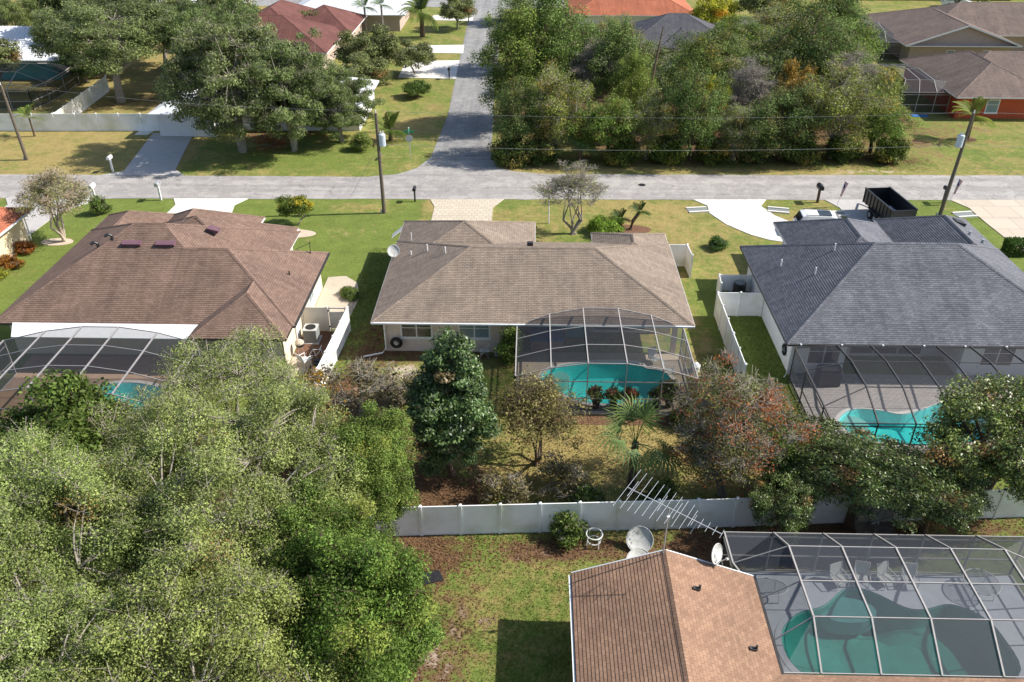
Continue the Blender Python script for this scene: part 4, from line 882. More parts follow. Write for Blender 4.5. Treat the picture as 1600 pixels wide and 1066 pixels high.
# front yards
crape=tree_meshes(26,6.3,2.9,1.6,9,80,110,.075,rz=2.5,sig=.55,cols=((.20,.21,.07),(.32,.29,.13),(.12,.14,.04)),odd=(.25,[(.30,.22,.14),(.34,.26,.17)]),twigs=16,trunk_r=.11,bark='bark_pale',multi=4,inner=.35)
place_tree(crape,-37.3,60.7,'pale multi stemmed crape myrtle in the island bed at left','crape_myrtle')
bare=tree_meshes(27,6.3,2.8,1.2,10,85,22,.075,rz=2.9,sig=.5,cols=((.20,.26,.07),(.30,.34,.11),(.15,.17,.05)),twigs=22,trunk_r=.11,bark='bark_grey',multi=4,inner=.3,lo=-.1)
place_tree(bare,3.6,63.1,'nearly bare multi stemmed tree in front of the tan grey house','tree')
place_tree(tree_meshes(28,2.5,1.35,.7,6,60,140,.07,rz=.95,sig=.3,cols=((.08,.13,.02),(.14,.18,.03),(.04,.07,.012)),odd=(.25,[(.36,.30,.03)]),twigs=1,trunk_r=.07,inner=.6),-19.4,64.3,'small round topped tree with yellow tips in the kerbed bed','small_tree')
place_tree(shr,-36.9,66.3,'small green shrub beside the crape myrtle','shrub',1,(.8,.8,1.1),cat='shrub')
place_tree(tree_meshes(29,1.25,1.4,.1,6,50,150,.07,rz=.8,sig=.3,cols=((.14,.23,.03),(.22,.31,.05),(.08,.13,.02)),twigs=0,trunk_r=.04,lo=-.3,inner=.6),6.2,63.3,'round yellow green bush beside the nearly bare tree','bush',cat='bush')
for i,(x,y,s,c,l) in enumerate(((-39.5,58.7,.8,(2.2,.55,.5),'dark red shrub beside the downpipe of the cream house at left'),(-39.3,55.9,.95,(2.0,.6,.5),'dark red brown shrub in the cream house bed at left'),(-39.2,54.4,.7,(2.2,1.6,.8),'yellow shrub at the left edge beside the cream house'),
    (-13.0,52.4,.55,(1.3,1.3,1),'small yellow green shrub in the curved bed by the brown roofed house'),(-12.5,51.8,.6,(.9,1,.8),'dark spiky green shrub at the edge of the curved bed'),(14.9,60.6,.8,(.6,.8,.7),'small dark shrub at the corner of the slate roofed house'))):
    place_tree(shr,x,y,l,'shrub',i,(s,s,s*.8),c,cat='shrub')
hd=thing('hedge','clipped dark green box hedge beside the tan driveway at right','hedge',(38.2,60.2,0))
rg=np.random.default_rng(5); n=5200; pts=np.stack([rg.uniform(37.3,39.2,n),rg.uniform(59.6,60.9,n),rg.uniform(.05,1.05,n)],-1)
ax_=rg.integers(0,3,n); side=rg.integers(0,2,n)
for k,(lo_,hi_) in enumerate(((37.3,39.2),(59.6,60.9),(.05,1.05))):
    s_=ax_==k; pts[s_,k]=np.where(side[s_]==1,hi_,lo_ if k<2 else hi_)+rg.normal(0,.04,s_.sum())
def leaf_cloud(name,LC,leaf,cols,parent,mat='leaf',seed=1,up=.3):
    rg=np.random.default_rng(seed); n=len(LC); N=rg.normal(size=(n,3))+np.array((0,0,up)); N/=np.linalg.norm(N,axis=1,keepdims=True)
    T=np.cross(N,rg.normal(size=(n,3))); T/=np.linalg.norm(T,axis=1,keepdims=True); Bn=np.cross(N,T); s=(leaf*rg.uniform(.6,1.4,n))[:,None]
    V=np.stack([LC-T*s,LC-Bn*s*.5,LC+T*s,LC+Bn*s*.5],1).reshape(-1,3)
    cols=np.array(cols); w_=rg.random((n,1)); tint=np.repeat(np.concatenate([cols[0]*(1-w_)+cols[1]*w_,np.ones((n,1))],1),4,0)
    if parent is not None: V=V-ORG[parent.name]
    return link(name,fast_mesh(name,V,np.arange(n*4).reshape(-1,4),M[mat],tint),parent)
leaf_cloud('crown',pts,.07,((.04,.09,.015),(.09,.16,.03)),hd)
for k in range(3): MB().tube([(37.7+k*.55,60.25,-.05),(37.7+k*.55,60.25,.9)],.03,6).build('stem','bark_brown',hd)
# across the road
oakF=tree_meshes(31,11.5,8.0,3.4,9,330,220,.115,rz=4.4,sig=.68,cols=((.125,.16,.055),(.20,.235,.09),(.07,.09,.032)),twigs=8,trunk_r=.42,lo=-.3)
oakG=tree_meshes(32,11.8,6.3,3.2,9,300,220,.115,rz=5.6,sig=.62,cols=((.13,.16,.06),(.205,.235,.095),(.07,.09,.032)),twigs=12,trunk_r=.3,lo=-.8,multi=2,droop=.5)
place_tree(oakF,-49.2,99.5,'huge spreading oak inside the fenced yard at upper left','oak_tree',0,(1.15,1.0,1.0))
place_tree(oakG,-29.3,82.2,'tall shaggy oak by the driveway in front of the white roof','oak_tree',.6,(1.08,.95,1.13))
place_tree(oakG,-24.2,82.8,'second shaggy oak in front of the white roof, toward the side street','oak_tree',2.6,(.85,.85,.98),(.95,1.02,.95))
place_tree(oakG,-19.9,85.6,'smaller shaggy oak at the right end of the white roof','oak_tree',4.4,(.62,.6,.66),(.95,1,.9))
place_tree(oakF,-38.5,103.5,'broad oak behind the white metal roof at upper left','oak_tree',2.0,(.75,.75,.95),(.9,1,.9))
place_tree(oakF,-72,121,'oak standing between the white roofs in the top left corner','oak_tree',4.0,(.6,.6,.72),(1.05,1.05,.9))
place_tree(oakG,-57.5,108.5,'dark rounded tree beside the ribbed white roof','tree',1.0,(.5,.5,.42),(.55,.75,.6))
mid=tree_meshes(33,6,3.0,1.5,6,60,190,.13,rz=2.5,sig=.6,cols=OLIVE,odd=(.06,[(.22,.13,.06)]),twigs=6,trunk_r=.15,lo=-.6)
for i,(x,y,s,zs,l) in enumerate(((-19.2,109.2,1.1,1.0,'olive tree in front of the red brown roofs'),(-15.4,112.8,.85,.85,'small olive tree left of the pale driveway on the side street'),(-22.5,112.0,1.0,.95,'bushy olive tree under the red brown eaves'),
    (-20.0,102.0,1.0,.9,'olive tree beyond the corner oaks'),(-33,131,1.0,.8,'tree beside the far white roof'),(-56,86.6-2.5+30,1.3,1.2,'tree behind the huge upper left oak'),(-44,128,1.3,1.2,'tree left of the red brown roofs'),(-62,131,1.3,1.1,'tree at the very top left'),
    (70,146,1.6,1.3,'bare looking tree beside the white van at top right'),(78,118,1.2,.9,'tree at the top right edge'),(-12.0,141,1.0,.9,'tree on the far verge of the side street'),(-66.5,104.5,1.1,1.0,'leafy tree beside the upper left white framed pool enclosure'),(-60,116,1.6,1.25,'tall light tree rising behind the ribbed white roof'),(-50,116,1.7,1.35,'pale olive tree behind the fenced yard at upper left'),(-41.5,112,1.5,1.25,'olive tree left of the red brown eaves'),(-76,106,1.2,1.0,'tree at the far left edge before the ribbed white roof'),(28,137,1.1,1.0,'yellow green tree before the far white fence'),(36,139,1.3,1.2,'tree beside the far white fence'),(2,146,1.4,1.3,'tree left of the orange roof'))):
    place_tree(mid,x,y,l,'tree',i*.9,(s,s,zs*s),((2.4,2.2,.6) if 'yellow' in l else (1,1.05,.9)))
place_tree(tree_meshes(34,1.95,1.45,.2,6,60,150,.09,rz=1.0,sig=.33,cols=((.07,.11,.025),(.12,.17,.04),(.04,.065,.015)),twigs=1,trunk_r=.05,lo=-.5,inner=.6),-14.0,102.4,'round clipped green shrub on the lawn beside the side street','shrub',cat='shrub')
place_tree(shr,-17.3,83.2,'small bare shrub at the mulch edge under the shaggy oaks','shrub',2,(1.2,1.2,1.2),(1.6,1.4,1.3),cat='shrub')
place_tree(shd,-26.8,83.2,'low reddish shrub at the foot of the shaggy oaks','shrub',3,(1.6,1.2,.8),(1.5,.8,.7),cat='shrub')
# the wooded lot
F1=tree_meshes(41,8,3.4,1.6,7,150,150,.085,flat=.95,inner=.35,rz=3.6,sig=.5,cols=((.10,.145,.042),(.175,.22,.075),(.05,.075,.022)),odd=(.1,[(.2,.17,.04),(.13,.12,.06)]),twigs=5,trunk_r=.18,lo=-.75,bark='bark_brown')
F2=tree_meshes(42,8,3.2,1.4,7,140,120,.08,flat=.95,inner=.3,rz=3.7,sig=.5,cols=((.125,.16,.055),(.205,.235,.09),(.065,.085,.03)),odd=(.14,[(.26,.2,.05),(.16,.14,.08)]),twigs=7,trunk_r=.17,lo=-.8,bark='bark_grey')
F3=tree_meshes(43,12,3.4,3.0,8,190,130,.095,flat=.95,inner=.3,rz=5.4,sig=.52,cols=((.11,.16,.045),(.18,.23,.07),(.055,.08,.02)),twigs=5,trunk_r=.2,lo=-.7,bark='bark_brown')
Fb=tree_meshes(44,9,3.0,2,9,110,30,.08,rz=4.0,sig=.6,cols=((.26,.25,.22),(.30,.28,.25),(.2,.2,.16)),twigs=34,trunk_r=.14,lo=-.5,bark='bark_grey',inner=.3)
wood=[(-.9,81.2,8.2,5.8,0),(2.6,81.4,7.7,5.8,1),(7.4,80.9,7.2,6.4,0),(11.5,80.9,6.6,5.8,1),(15.9,80.8,7.9,6.5,0),(20.3,80.9,6.7,5.9,1),(24.8,81.2,7.2,7.4,0),(30,81.8,8.3,7.5,1),(34.6,83.4,7.4,6.4,0),
 (-1.4,90.6,12,7.4,2),(1.9,93,13.5,8,2),(6.6,93.5,10.5,6.0,3),(9.4,93.2,10,6.6,2),(14.4,93.3,7.7,7.5,1),(19.5,93.4,8,7.5,0),(24.5,93.5,9,8.4,1),(30.6,94.8,10.1,8.6,0),(34.8,96.2,9.2,7.6,1),(38.4,93.4,5.2,4.4,0),
 (-1.6,115.4,9.7,8,2),(3.4,115.5,8.2,8.4,0),(10.0,113.5,6.5,7.3,1),(27.5,116,7,9.0,0),(33,117.9,8.7,9.5,1),(39,118,9,9.6,0),(42.0,114.6,7.4,6.4,1),(5.5,105,9.5,8.0,0),(13.5,104.5,7.4,8.0,1),(21.5,104,6.8,8.0,0),(29.5,106,8.6,8.5,1),(37,106.5,9.0,8.5,0),(22.5,87.6,8.2,4.6,3),(32.8,88.6,9.0,4.8,3),(10.4,87.0,8.6,4.6,2)]
ordw=['first','second','third','fourth','fifth','sixth','seventh','eighth','ninth','tenth','eleventh','twelfth','thirteenth','fourteenth','fifteenth']
shade=['dark green','olive','bright green','leafless grey']
tints=[(1.1,1.12,1),(.95,1.05,.9),(1.2,1.17,.85),(1.1,1.25,.75),(1.3,1.22,.8),(.95,1.0,.95)]
rown=lambda y:'front row' if y<85 else 'second row' if y<98 else 'third row' if y<110 else 'back row'
wood.sort(key=lambda t:(rown(t[1]),t[0]))
rowc={}
for i,(x,y,h_,w_,k) in enumerate(wood):
    row=rown(y)
    q=rowc[row]=rowc.get(row,0)+1
    me=(F1,F2,F3,Fb)[k]; base=(8,8,12,9)[k]; bw_=(6.8,6.4,7.2,6.0)[k]
    s=w_/bw_*1.08; wob=1+.13*math.sin(i*2.7)
    place_tree(me,x,y,f'{shade[k]} tree in the wooded lot, {ordw[q-1]} from the side street, {row}','tree',i*1.7,(s*wob,s/wob,h_/base*(1+.17*math.sin(i*4.1))),tints[(i*5)%6] if k!=3 else (1,1,1),'trees of the wooded lot')
under=tree_meshes(45,2.4,1.7,.3,6,50,150,.12,rz=1.3,sig=.5,cols=((.06,.09,.022),(.12,.15,.04),(.03,.045,.012)),odd=(.15,[(.2,.16,.05)]),twigs=4,trunk_r=.05,lo=-.6)
for i,x in enumerate((-2.0,1.0,9.0,13.3,17.8,22.3,26.5,31.0,35.6)):
    place_tree(under,x,79.3+.05*x+(.4 if i%2 else 0),f'low dark bush, {ordw[i]} from the side street along the front edge of the wooded lot','bush',i*2.1,(1,.8,1),tints[i%6],'bushes along the wooded lot',cat='bush')
place_tree(mid,27.5,88.0,'small tree with orange autumn leaves inside the wooded lot','tree',1,(.7,.7,1.3),(1.9,1.15,.6))
place_tree(mid,19.0,87.2,'yellow leaved small tree inside the wooded lot','tree',2,(.6,.6,1.1),(2.2,2.0,.5))
sn=thing('dead_trunk','slanting bare dead trunk rising from the wooded lot','dead tree',(12.0,88.5,0))
MB().tube([(12.0,88.5,0),(12.6,89.6,5),(13.6,91.2,10.6)],[.22,.17,.06],7).build('trunk','bark_brown',sn); MB().tube([(13.3,90.6,9.3),(14.4,91,10.6)],[.06,.02],5).build('branch','bark_grey',sn)

# palms
def frond_fan(R_=.9,n=17,seed=0):
    rs=random.Random(seed); V=[];F=[]
    def q(*p): b=len(V); V.extend(p); F.append([b,b+1,b+2,b+3])
    # petiole along +x, fan at its end
    L=1.0
    q((0,-.02,0),(L,-.015,.25),(L,.015,.25),(0,.02,0))
    for i in range(n):
        a=-2.1+4.2*i/(n-1); l=R_*(1-.18*abs(a)/2.1)*rs.uniform(.9,1.08); dx,dy=math.cos(a),math.sin(a); px,py=-dy,dx
        m=(L+dx*l*.55,dy*l*.55,.28+.05); e=(L+dx*l,dy*l,.28-.20*rs.uniform(.6,1.4)-.1*abs(a)); w0=.034
        q((L,0,.25),(m[0]-px*w0,m[1]-py*w0,m[2]),e,(m[0]+px*w0,m[1]+py*w0,m[2]+.02))
    return V,F
def frond_feather(L=2.2,n=22,droop=1.0,seed=0,w=.55):
    rs=random.Random(seed); V=[];F=[]
    pt=lambda t:(L*t*(1-.12*t),0,L*(.42*t-.62*droop*t*t))
    def q(*p): b=len(V); V.extend(p); F.append([b,b+1,b+2,b+3])
    for i in range(8):
        a,b_=pt(i/8),pt((i+1)/8); q((a[0],-.02,a[2]),(b_[0],-.015,b_[2]),(b_[0],.015,b_[2]),(a[0],.02,a[2]))
    for i in range(n):
        t=.12+.88*i/(n-1); p=pt(t); l=w*math.sin(math.pi*(.15+.8*t))*rs.uniform(.85,1.1)
        for s in (-1,1):
            e=(p[0]+l*.55,s*l*.85,p[2]-l*.3); m=(p[0]+l*.2,s*l*.42,p[2]+.02)
            q(p,(m[0]-.02,m[1]-.0,m[2]),e,(m[0]+.05,m[1],m[2]))
    return V,F
def make_palm(label,x,y,trunk,tr,n,fr,sc,cols,bark='bark_brown',name='palm_tree',curve=(0,0),el=(-.5,1.2),cat='palm'):
    t=thing(name,label,cat,(x,y,0)); top=np.array((x+curve[0],y+curve[1],trunk))
    MB().tube([(x,y,-.1),(x+curve[0]*.3,y+curve[1]*.3,trunk*.5),tuple(top)],[tr*1.25,tr,tr*.95],9).build('trunk',bark,t)
    rs=random.Random(hash((round(x),round(y)))%1000)
    me=[]
    for k in range(3):
        V,F=fr(seed=k); V=np.array(V); c=np.array(cols[k%len(cols)])
        tint=np.repeat(np.array([[*c,1]]),len(V),0)
        me.append(fast_mesh('frond',V,np.array(F),M['leaf'],tint))
    for i in range(n):
        o=link('frond',me[i%3],t); o.location=tuple(top-np.array((x,y,0))); e=el[0]+(el[1]-el[0])*((i*.618)%1.0)
        o.rotation_euler=(rs.uniform(-.3,.3),-e,i*2.399); s=sc*rs.uniform(.85,1.12); o.scale=(s,s,s)
    return t
make_palm('sabal palm with spiky fan fronds in front of the turquoise pool',5.3,32.2,3.1,.19,15,frond_fan,1.3,((.15,.23,.07),(.21,.29,.11),(.12,.18,.05)),el=(-.45,1.15))
make_palm('small sabal palm at the front edge of the wooded lot',4.9,79.8,2.2,.2,24,frond_fan,1.15,((.14,.20,.07),(.20,.26,.10),(.10,.15,.05)),el=(-.8,1.2))
make_palm('feathery palm on the yellow lawn beside the right hand pole',46.4,88.1,2.3,.17,18,frond_feather,1.25,((.19,.24,.04),(.25,.29,.05),(.13,.18,.03)),el=(-.2,1.2))
make_palm('thin young palm in front of the white fence at upper left',-53.1,86.6,2.0,.09,10,frond_feather,.85,((.14,.22,.04),(.20,.25,.05),(.22,.22,.06)),el=(0,1.3))
make_palm('full date palm beside the side street at top',-17,135.5,3.6,.35,34,frond_feather,1.7,((.10,.15,.03),(.15,.20,.04),(.08,.11,.025)),el=(-.6,1.3))
make_palm('slim palm before the far white roof, left of its twin',-26.0,137.0,4.0,.15,14,frond_feather,1.0,((.10,.17,.04),(.14,.22,.05),(.08,.13,.03)),bark='bark_grey',el=(-.2,1.2))
make_palm('slim palm before the far white roof, right of its twin',-23.4,137.2,4.3,.15,14,frond_feather,1.0,((.10,.17,.04),(.14,.22,.05),(.08,.13,.03)),bark='bark_grey',el=(-.2,1.2))
make_palm('bushy low palm behind the middle utility pole',-14.8,86.2,1.0,.2,22,frond_feather,1.1,((.10,.17,.03),(.20,.24,.05),(.07,.12,.02)),el=(-.2,1.3))
make_palm('short trunked sago palm in the front bed, left of its twin',7.5,64.2,.9,.2,18,frond_feather,.5,((.04,.09,.02),(.06,.12,.03),(.03,.07,.015)),name='sago_palm',el=(-.1,1.2))
make_palm('leaning sago palm in the front bed, right of its twin',8.3,64.0,1.5,.15,18,frond_feather,.5,((.04,.09,.02),(.06,.12,.03),(.03,.07,.015)),name='sago_palm',curve=(.75,.3),el=(-.1,1.2))

# ------------------------------------------------------------------ street furniture
def utility_pole(label,x,y,h,can,lean=(0,0)):
    t=thing('utility_pole',label,'utility pole',(x,y,0)); top=(x+lean[0],y+lean[1],h)
    MB().tube([(x,y,-.3),top],[.17,.12],10).build('pole','pole_wood',t)
    if can:
        cx,cy,cz=x+lean[0]*.75+can,y-.05,h*.75
        c=MB().lathe((cx,cy,cz-.55),[(.05,0),(.27,.02),(.28,.95),(.26,1.0),(.1,1.08)],16).build('transformer','transformer',t,smooth=False)
        for k in (-.1,.1): MB().lathe((cx+k,cy,cz+.48),[(.03,0),(.045,.06),(.03,.12),(.045,.18),(.02,.26)],8).build('bushing','trim_white',c)
        MB().cbox((x+lean[0]*.75+can*.5,cy,cz+.1),(abs(can),.06,.1)).build('bracket','galv',t)
    MB().lathe((top[0],top[1],h),[(.03,0),(.06,.05),(.04,.12),(.06,.18),(.02,.26)],8).build('insulator','trim_white',t)
    MB().cbox((x+lean[0]*.6+.16,y,h*.6),(.2,.05,.05)).build('bracket','galv',t)
    MB().box((x-.3,y-.12,0),(x-.17,y+.12,.28)).build('ground_box','galv',t)
    return top
t1=utility_pole('utility pole with pale transformer can beside the front lawn, middle',-12.55,67.0,8.7,.36)
t2=utility_pole('leaning utility pole with transformer beside the slate roofed house',35.1,67.4,8.9,-.4,(.35,0))
t3=utility_pole('bare utility pole across the road at far left',-50.2,79.4,7.4,0,(-.25,0))
def wire(label,p,q,sag,r=.009):
    p,q=np.array(p,float),np.array(q,float); pts=[p+(q-p)*t-np.array((0,0,sag*4*t*(1-t))) for t in np.linspace(0,1,25)]
    setp(MB().tube(pts,r,5).build('power_line','wire'),label,'cable')
wire('upper power line between the middle and right utility poles',(t1[0],t1[1],8.9),(t2[0],t2[1],9.0),.55)
wire('lower power line between the middle and right utility poles',(t1[0],t1[1],6.1),(t2[0]-.08,t2[1],6.3),.5,.012)
wire('upper power line leaving the right utility pole past the edge',(t2[0],t2[1],9.0),(80,68.6,9.0),.5)
wire('lower power line leaving the right utility pole past the edge',(t2[0],t2[1],6.3),(80,68.6,6.3),.5,.012)
wire('service cable sloping down from the right utility pole to the tan driveway',(t2[0],t2[1],6.3),(46,57,3.2),.4)
wire('thin guy wire from the middle pole to the lawn, left',(t1[0],t1[1],6.0),(-16.2,68.6,0),.0,.01)
wire('power line from the middle pole across to the far left pole',(t1[0],t1[1],8.9),(t3[0],t3[1],7.6),.6)
def mailbox(label,x,y,mat,pmat_,h=1.1,s=1.0):
    t=thing('mailbox',label,'mailbox',(x,y,0))
    MB().cbox((x,y,h/2),(.11*s,.11*s,h)).build('post',pmat_,t)
    prof=[(-.12,0),(.12,0),(.12,.13),(.085,.21),(0,.24),(-.085,.21),(-.12,.13)]
    n=len(prof); m=MB().add([(x+a*s,y-.28*s,h+b*s) for a,b in prof]+[(x+a*s,y+.28*s,h+b*s) for a,b in prof],[list(range(n)),list(range(n,2*n))[::-1]]+[[i,n+i,n+(i+1)%n,(i+1)%n] for i in range(n)])
    b=m.build('box',mat,t); MB().cbox((x+.135*s,y+.1*s,h+.18*s),(.02,.05,.16)).build('flag','terracotta',b)
mailbox('white mailbox beside the grey driveway across the road',-40.2,76.3,'trim_white','trim_white',1.3,1.3)
mailbox('white mailbox behind the crape myrtle',-38.6,69.0,'trim_white','trim_white',1.3,1.4)
mailbox('grey mailbox at the brown roofed house driveway',-32.9,69.4,'galv','trim_white',1.4,1.4)
mailbox('black mailbox at the tan paver driveway',-10.2,69.6,'black','black',1.1,1.2)
mailbox('black mailbox between the white curved driveway and the flag',25.5,70.2,'black','bark_brown',1.3,1.7)
mailbox('dark mailbox behind the leaning right hand pole',36.6,70.4,'black','black',1.2,1.3)
mailbox('black mailbox at the pale driveway on the side street',-10.7,110.7,'black','black',1.2,1.3)
mailbox('dark mailbox high up the side street',-10.6,147,'black','black',1.2,1.4)
st=thing('lamp_post','slim white post standing before the nearly bare tree','post',(1.6,65.2,0))
MB().tube([(1.6,65.2,0),(1.6,65.2,2.1)],.05,8).build('pole','trim_white',st); MB().lathe((1.6,65.2,2.1),[(.05,0),(.13,.06),(.15,.3),(.04,.42)],8).build('lantern','galv',st)
# street sign: blades over the back of a stop sign
ss=thing('street_sign','green street name blades above the back of a stop sign at the corner','street sign',(-12,80.7,0))
MB().tube([(-12,80.7,-.1),(-12,80.7,2.95)],.035,8).build('pole','galv',ss)
oc=[(.38*math.cos(R(22.5+45*k)),.38*math.sin(R(22.5+45*k))) for k in range(8)]
MB().add([(-12+a,80.64,2.05+b) for a,b in oc]+[(-12+a,80.67,2.05+b) for a,b in oc],[list(range(8)),list(range(8,16))[::-1]]+[[i,8+i,8+(i+1)%8,(i+1)%8] for i in range(8)]).build('stop_plate','galv',ss)
MB().cbox((-12,80.7,2.72),(.95,.025,.2)).build('name_blade','sign_green',ss); MB().cbox((-12,80.7,2.95),(.025,.95,.2)).build('name_blade','sign_green',ss)
MB().cbox((-12,80.7,3.1),(.12,.12,.08)).build('cap','trim_white',ss)
# flags
def flagmat():
    m,n,l,p=nodes_of('striped_flag'); tc=n.new('ShaderNodeTexCoord'); sx=n.new('ShaderNodeSeparateXYZ'); l.new(tc.outputs['Generated'],sx.inputs[0])
    mo=n.new('ShaderNodeMath'); mo.operation='MULTIPLY'; mo.inputs[1].default_value=6.5; l.new(sx.outputs['X'],mo.inputs[0])
    fr=n.new('ShaderNodeMath'); fr.operation='FRACT'; l.new(mo.outputs[0],fr.inputs[0]); gt_=n.new('ShaderNodeMath'); gt_.operation='GREATER_THAN'; gt_.inputs[1].default_value=.5; l.new(fr.outputs[0],gt_.inputs[0])
    mx=n.new('ShaderNodeMix'); mx.data_type='RGBA'; mx.inputs[6].default_value=(.45,.03,.04,1); mx.inputs[7].default_value=(.75,.72,.70,1); l.new(gt_.outputs[0],mx.inputs[0])
    a=n.new('ShaderNodeMath'); a.operation='GREATER_THAN'; a.inputs[1].default_value=.58; l.new(sx.outputs['Z'],a.inputs[0])
    b=n.new('ShaderNodeMath'); b.operation='LESS_THAN'; b.inputs[1].default_value=.52; l.new(sx.outputs['X'],b.inputs[0])
    c=n.new('ShaderNodeMath'); c.operation='MULTIPLY'; l.new(a.outputs[0],c.inputs[0]); l.new(b.outputs[0],c.inputs[1])
    m2=n.new('ShaderNodeMix'); m2.data_type='RGBA'; l.new(c.outputs[0],m2.inputs[0]); l.new(mx.outputs[2],m2.inputs[6]); m2.inputs[7].default_value=(.05,.04,.20,1); l.new(m2.outputs[2],p.inputs['Base Color']); return m
M['flag']=flagmat()
for x,y,l in ((26.9,69.2,'small striped flag on a pole left of the black trailer'),(37.0,70.0,'small striped flag on a pole right of the leaning utility pole')):
    f=thing('flag',l,'flag',(x,y,0)); MB().tube([(x,y,0),(x+.25,y,2.5)],.02,6).build('pole','trim_white',f)
    V=[];n=7
    for j in range(8):
        for i in range(n): u=i/(n-1); v=j/7; V.append((x+.22+.40*u*(.4+.6*(1-v)*.6)-.12*v+.0*u,y-.05+.10*math.sin(5*u+3*v),2.4-1.35*v-.15*u))
    MB().add(V,[[j*n+i,j*n+i+1,(j+1)*n+i+1,(j+1)*n+i] for j in range(7) for i in range(n-1)]).build('cloth','flag',f)
# manhole / patch
setp(MB().lathe((10.4,74.0,.022),[(.34,0),(.34,.012),(.02,.013)],16).build('manhole_cover','black'),'dark round manhole cover in the road','manhole cover')

# ------------------------------------------------------------------ vehicles
def suv(label,x,y,rz,L=4.75,W=1.9,H_=1.72,mat='car_white',roofglass=True):
    t=thing('parked_car',label,'car',(0,0,0))
    def loft(secs):   # secs: (x, halfwidth_low, halfwidth_high, z_low, z_high)
        m=MB();V=[]
        for (sx,wl,wh,zl,zh) in secs: V+=[(sx,-wl,zl),(sx,-wl*1.02,(zl*2+zh)/3),(sx,-wh,zh),(sx,wh,zh),(sx,wl*1.02,(zl*2+zh)/3),(sx,wl,zl)]
        n=len(secs); F=[[i*6+k,i*6+(k+1)%6,(i+1)*6+(k+1)%6,(i+1)*6+k] for i in range(n-1) for k in range(6)]+[list(range(6))[::-1],list(range((n-1)*6,n*6))]
        return m.add(V,F)
    w2=W/2; h=L/2
    loft([(-h,w2*.86,w2*.84,.45,.9),(-h+.12,w2*.96,w2*.94,.32,1.0),(-h*.4,w2,w2*.97,.28,1.02),(h*.35,w2,w2*.96,.28,1.0),(h*.8,w2*.97,w2*.88,.3,.93),(h*.97,w2*.86,w2*.8,.4,.82),(h,w2*.7,w2*.66,.45,.7)]).build('body',mat,t,bevel=.05)
    cab=loft([(-h+.1,w2*.93,w2*.80,.98,1.05),(-h+.38,w2*.93,w2*.76,.98,H_-.1),(-h+.75,w2*.93,w2*.76,.98,H_),(h*.12,w2*.93,w2*.76,.98,H_-.02),(h*.30,w2*.93,w2*.76,.98,H_-.12),(h*.62,w2*.9,w2*.8,.95,1.02)]).build('cabin',mat,t,bevel=.04)
    MB().add([(-h+.10,-w2*.74,1.1),(-h+.10,w2*.74,1.1),(-h+.36,w2*.68,H_-.13),(-h+.36,-w2*.68,H_-.13)],[[0,1,2,3]]).build('rear_window','glass_dark',cab).location.x=-.03
    MB().add([(h*.60,-w2*.74,1.05),(h*.60,w2*.74,1.05),(h*.32,w2*.68,H_-.14),(h*.32,-w2*.68,H_-.14)],[[3,2,1,0]]).build('windscreen','glass_dark',cab).location.x=.05
    for s in (-1,1):
        for a,b in ((-h+.55,-h*.25),(-h*.22,h*.2)):
            MB().add([(a,s*w2*.935,1.1),(b,s*w2*.935,1.1),(b,s*w2*.80,H_-.18),(a+.05,s*w2*.80,H_-.18)],[[0,1,2,3]]).build('side_window','glass_dark',cab).location.y=s*.02
        MB().beam((-h+.6,s*w2*.68,H_+.05),(h*.1,s*w2*.68,H_+.03),.04,.04).build('roof_rail','black',cab)
        for wx in (-h*.58,h*.6):
            wl=MB(); wl.v=[];k=18
            prof=[(.2,-.1),(.34,-.1),(.36,-.05),(.36,.05),(.34,.1),(.2,.1)]
            V=[(wx+r*math.cos(6.2832*j/k),s*(w2-.1)+z,.36+r*math.sin(6.2832*j/k)) for r,z in prof for j in range(k)]
            ty=MB().add(V,[[i*k+j,i*k+(j+1)%k,(i+1)*k+(j+1)%k,(i+1)*k+j] for i in range(5) for j in range(k)]).build('wheel','rubber',t)
            MB().add([(wx+.21*math.cos(6.2832*j/k),s*(w2-.02),.36+.21*math.sin(6.2832*j/k)) for j in range(k)],[list(range(k))]).build('rim','galv',ty)
        MB().cbox((-h+.05,s*w2*.78,.95),(.08,.22,.22)).build('tail_light','terracotta',t); MB().cbox((h-.08,s*w2*.68,.72),(.12,.3,.12)).build('headlight','glass_blue',t)
    if roofglass: MB().box((-h*.28,-w2*.55,H_+.005),(h*.14,w2*.55,H_+.02)).build('sunroof','glass_dark',cab)
    t.location=(x,y,.05); t.rotation_euler.z=rz; return t
suv('white sport utility car with dark sunroof parked behind the slate roof',24.1,63.7,R(-4))
suv('white van parked at the far top right',76.5,162,R(-10),5.4,2.0,2.1,roofglass=False)
tr=thing('dump_trailer','black open dump trailer on the driveway beside the slate roofed house','trailer',(0,0,0))
W_,L_=2.1,4.9; z0,z1=.75,1.95
MB().box((-W_/2,-L_/2,z0),(W_/2,L_/2,z0+.08)).build('bed','black',tr)
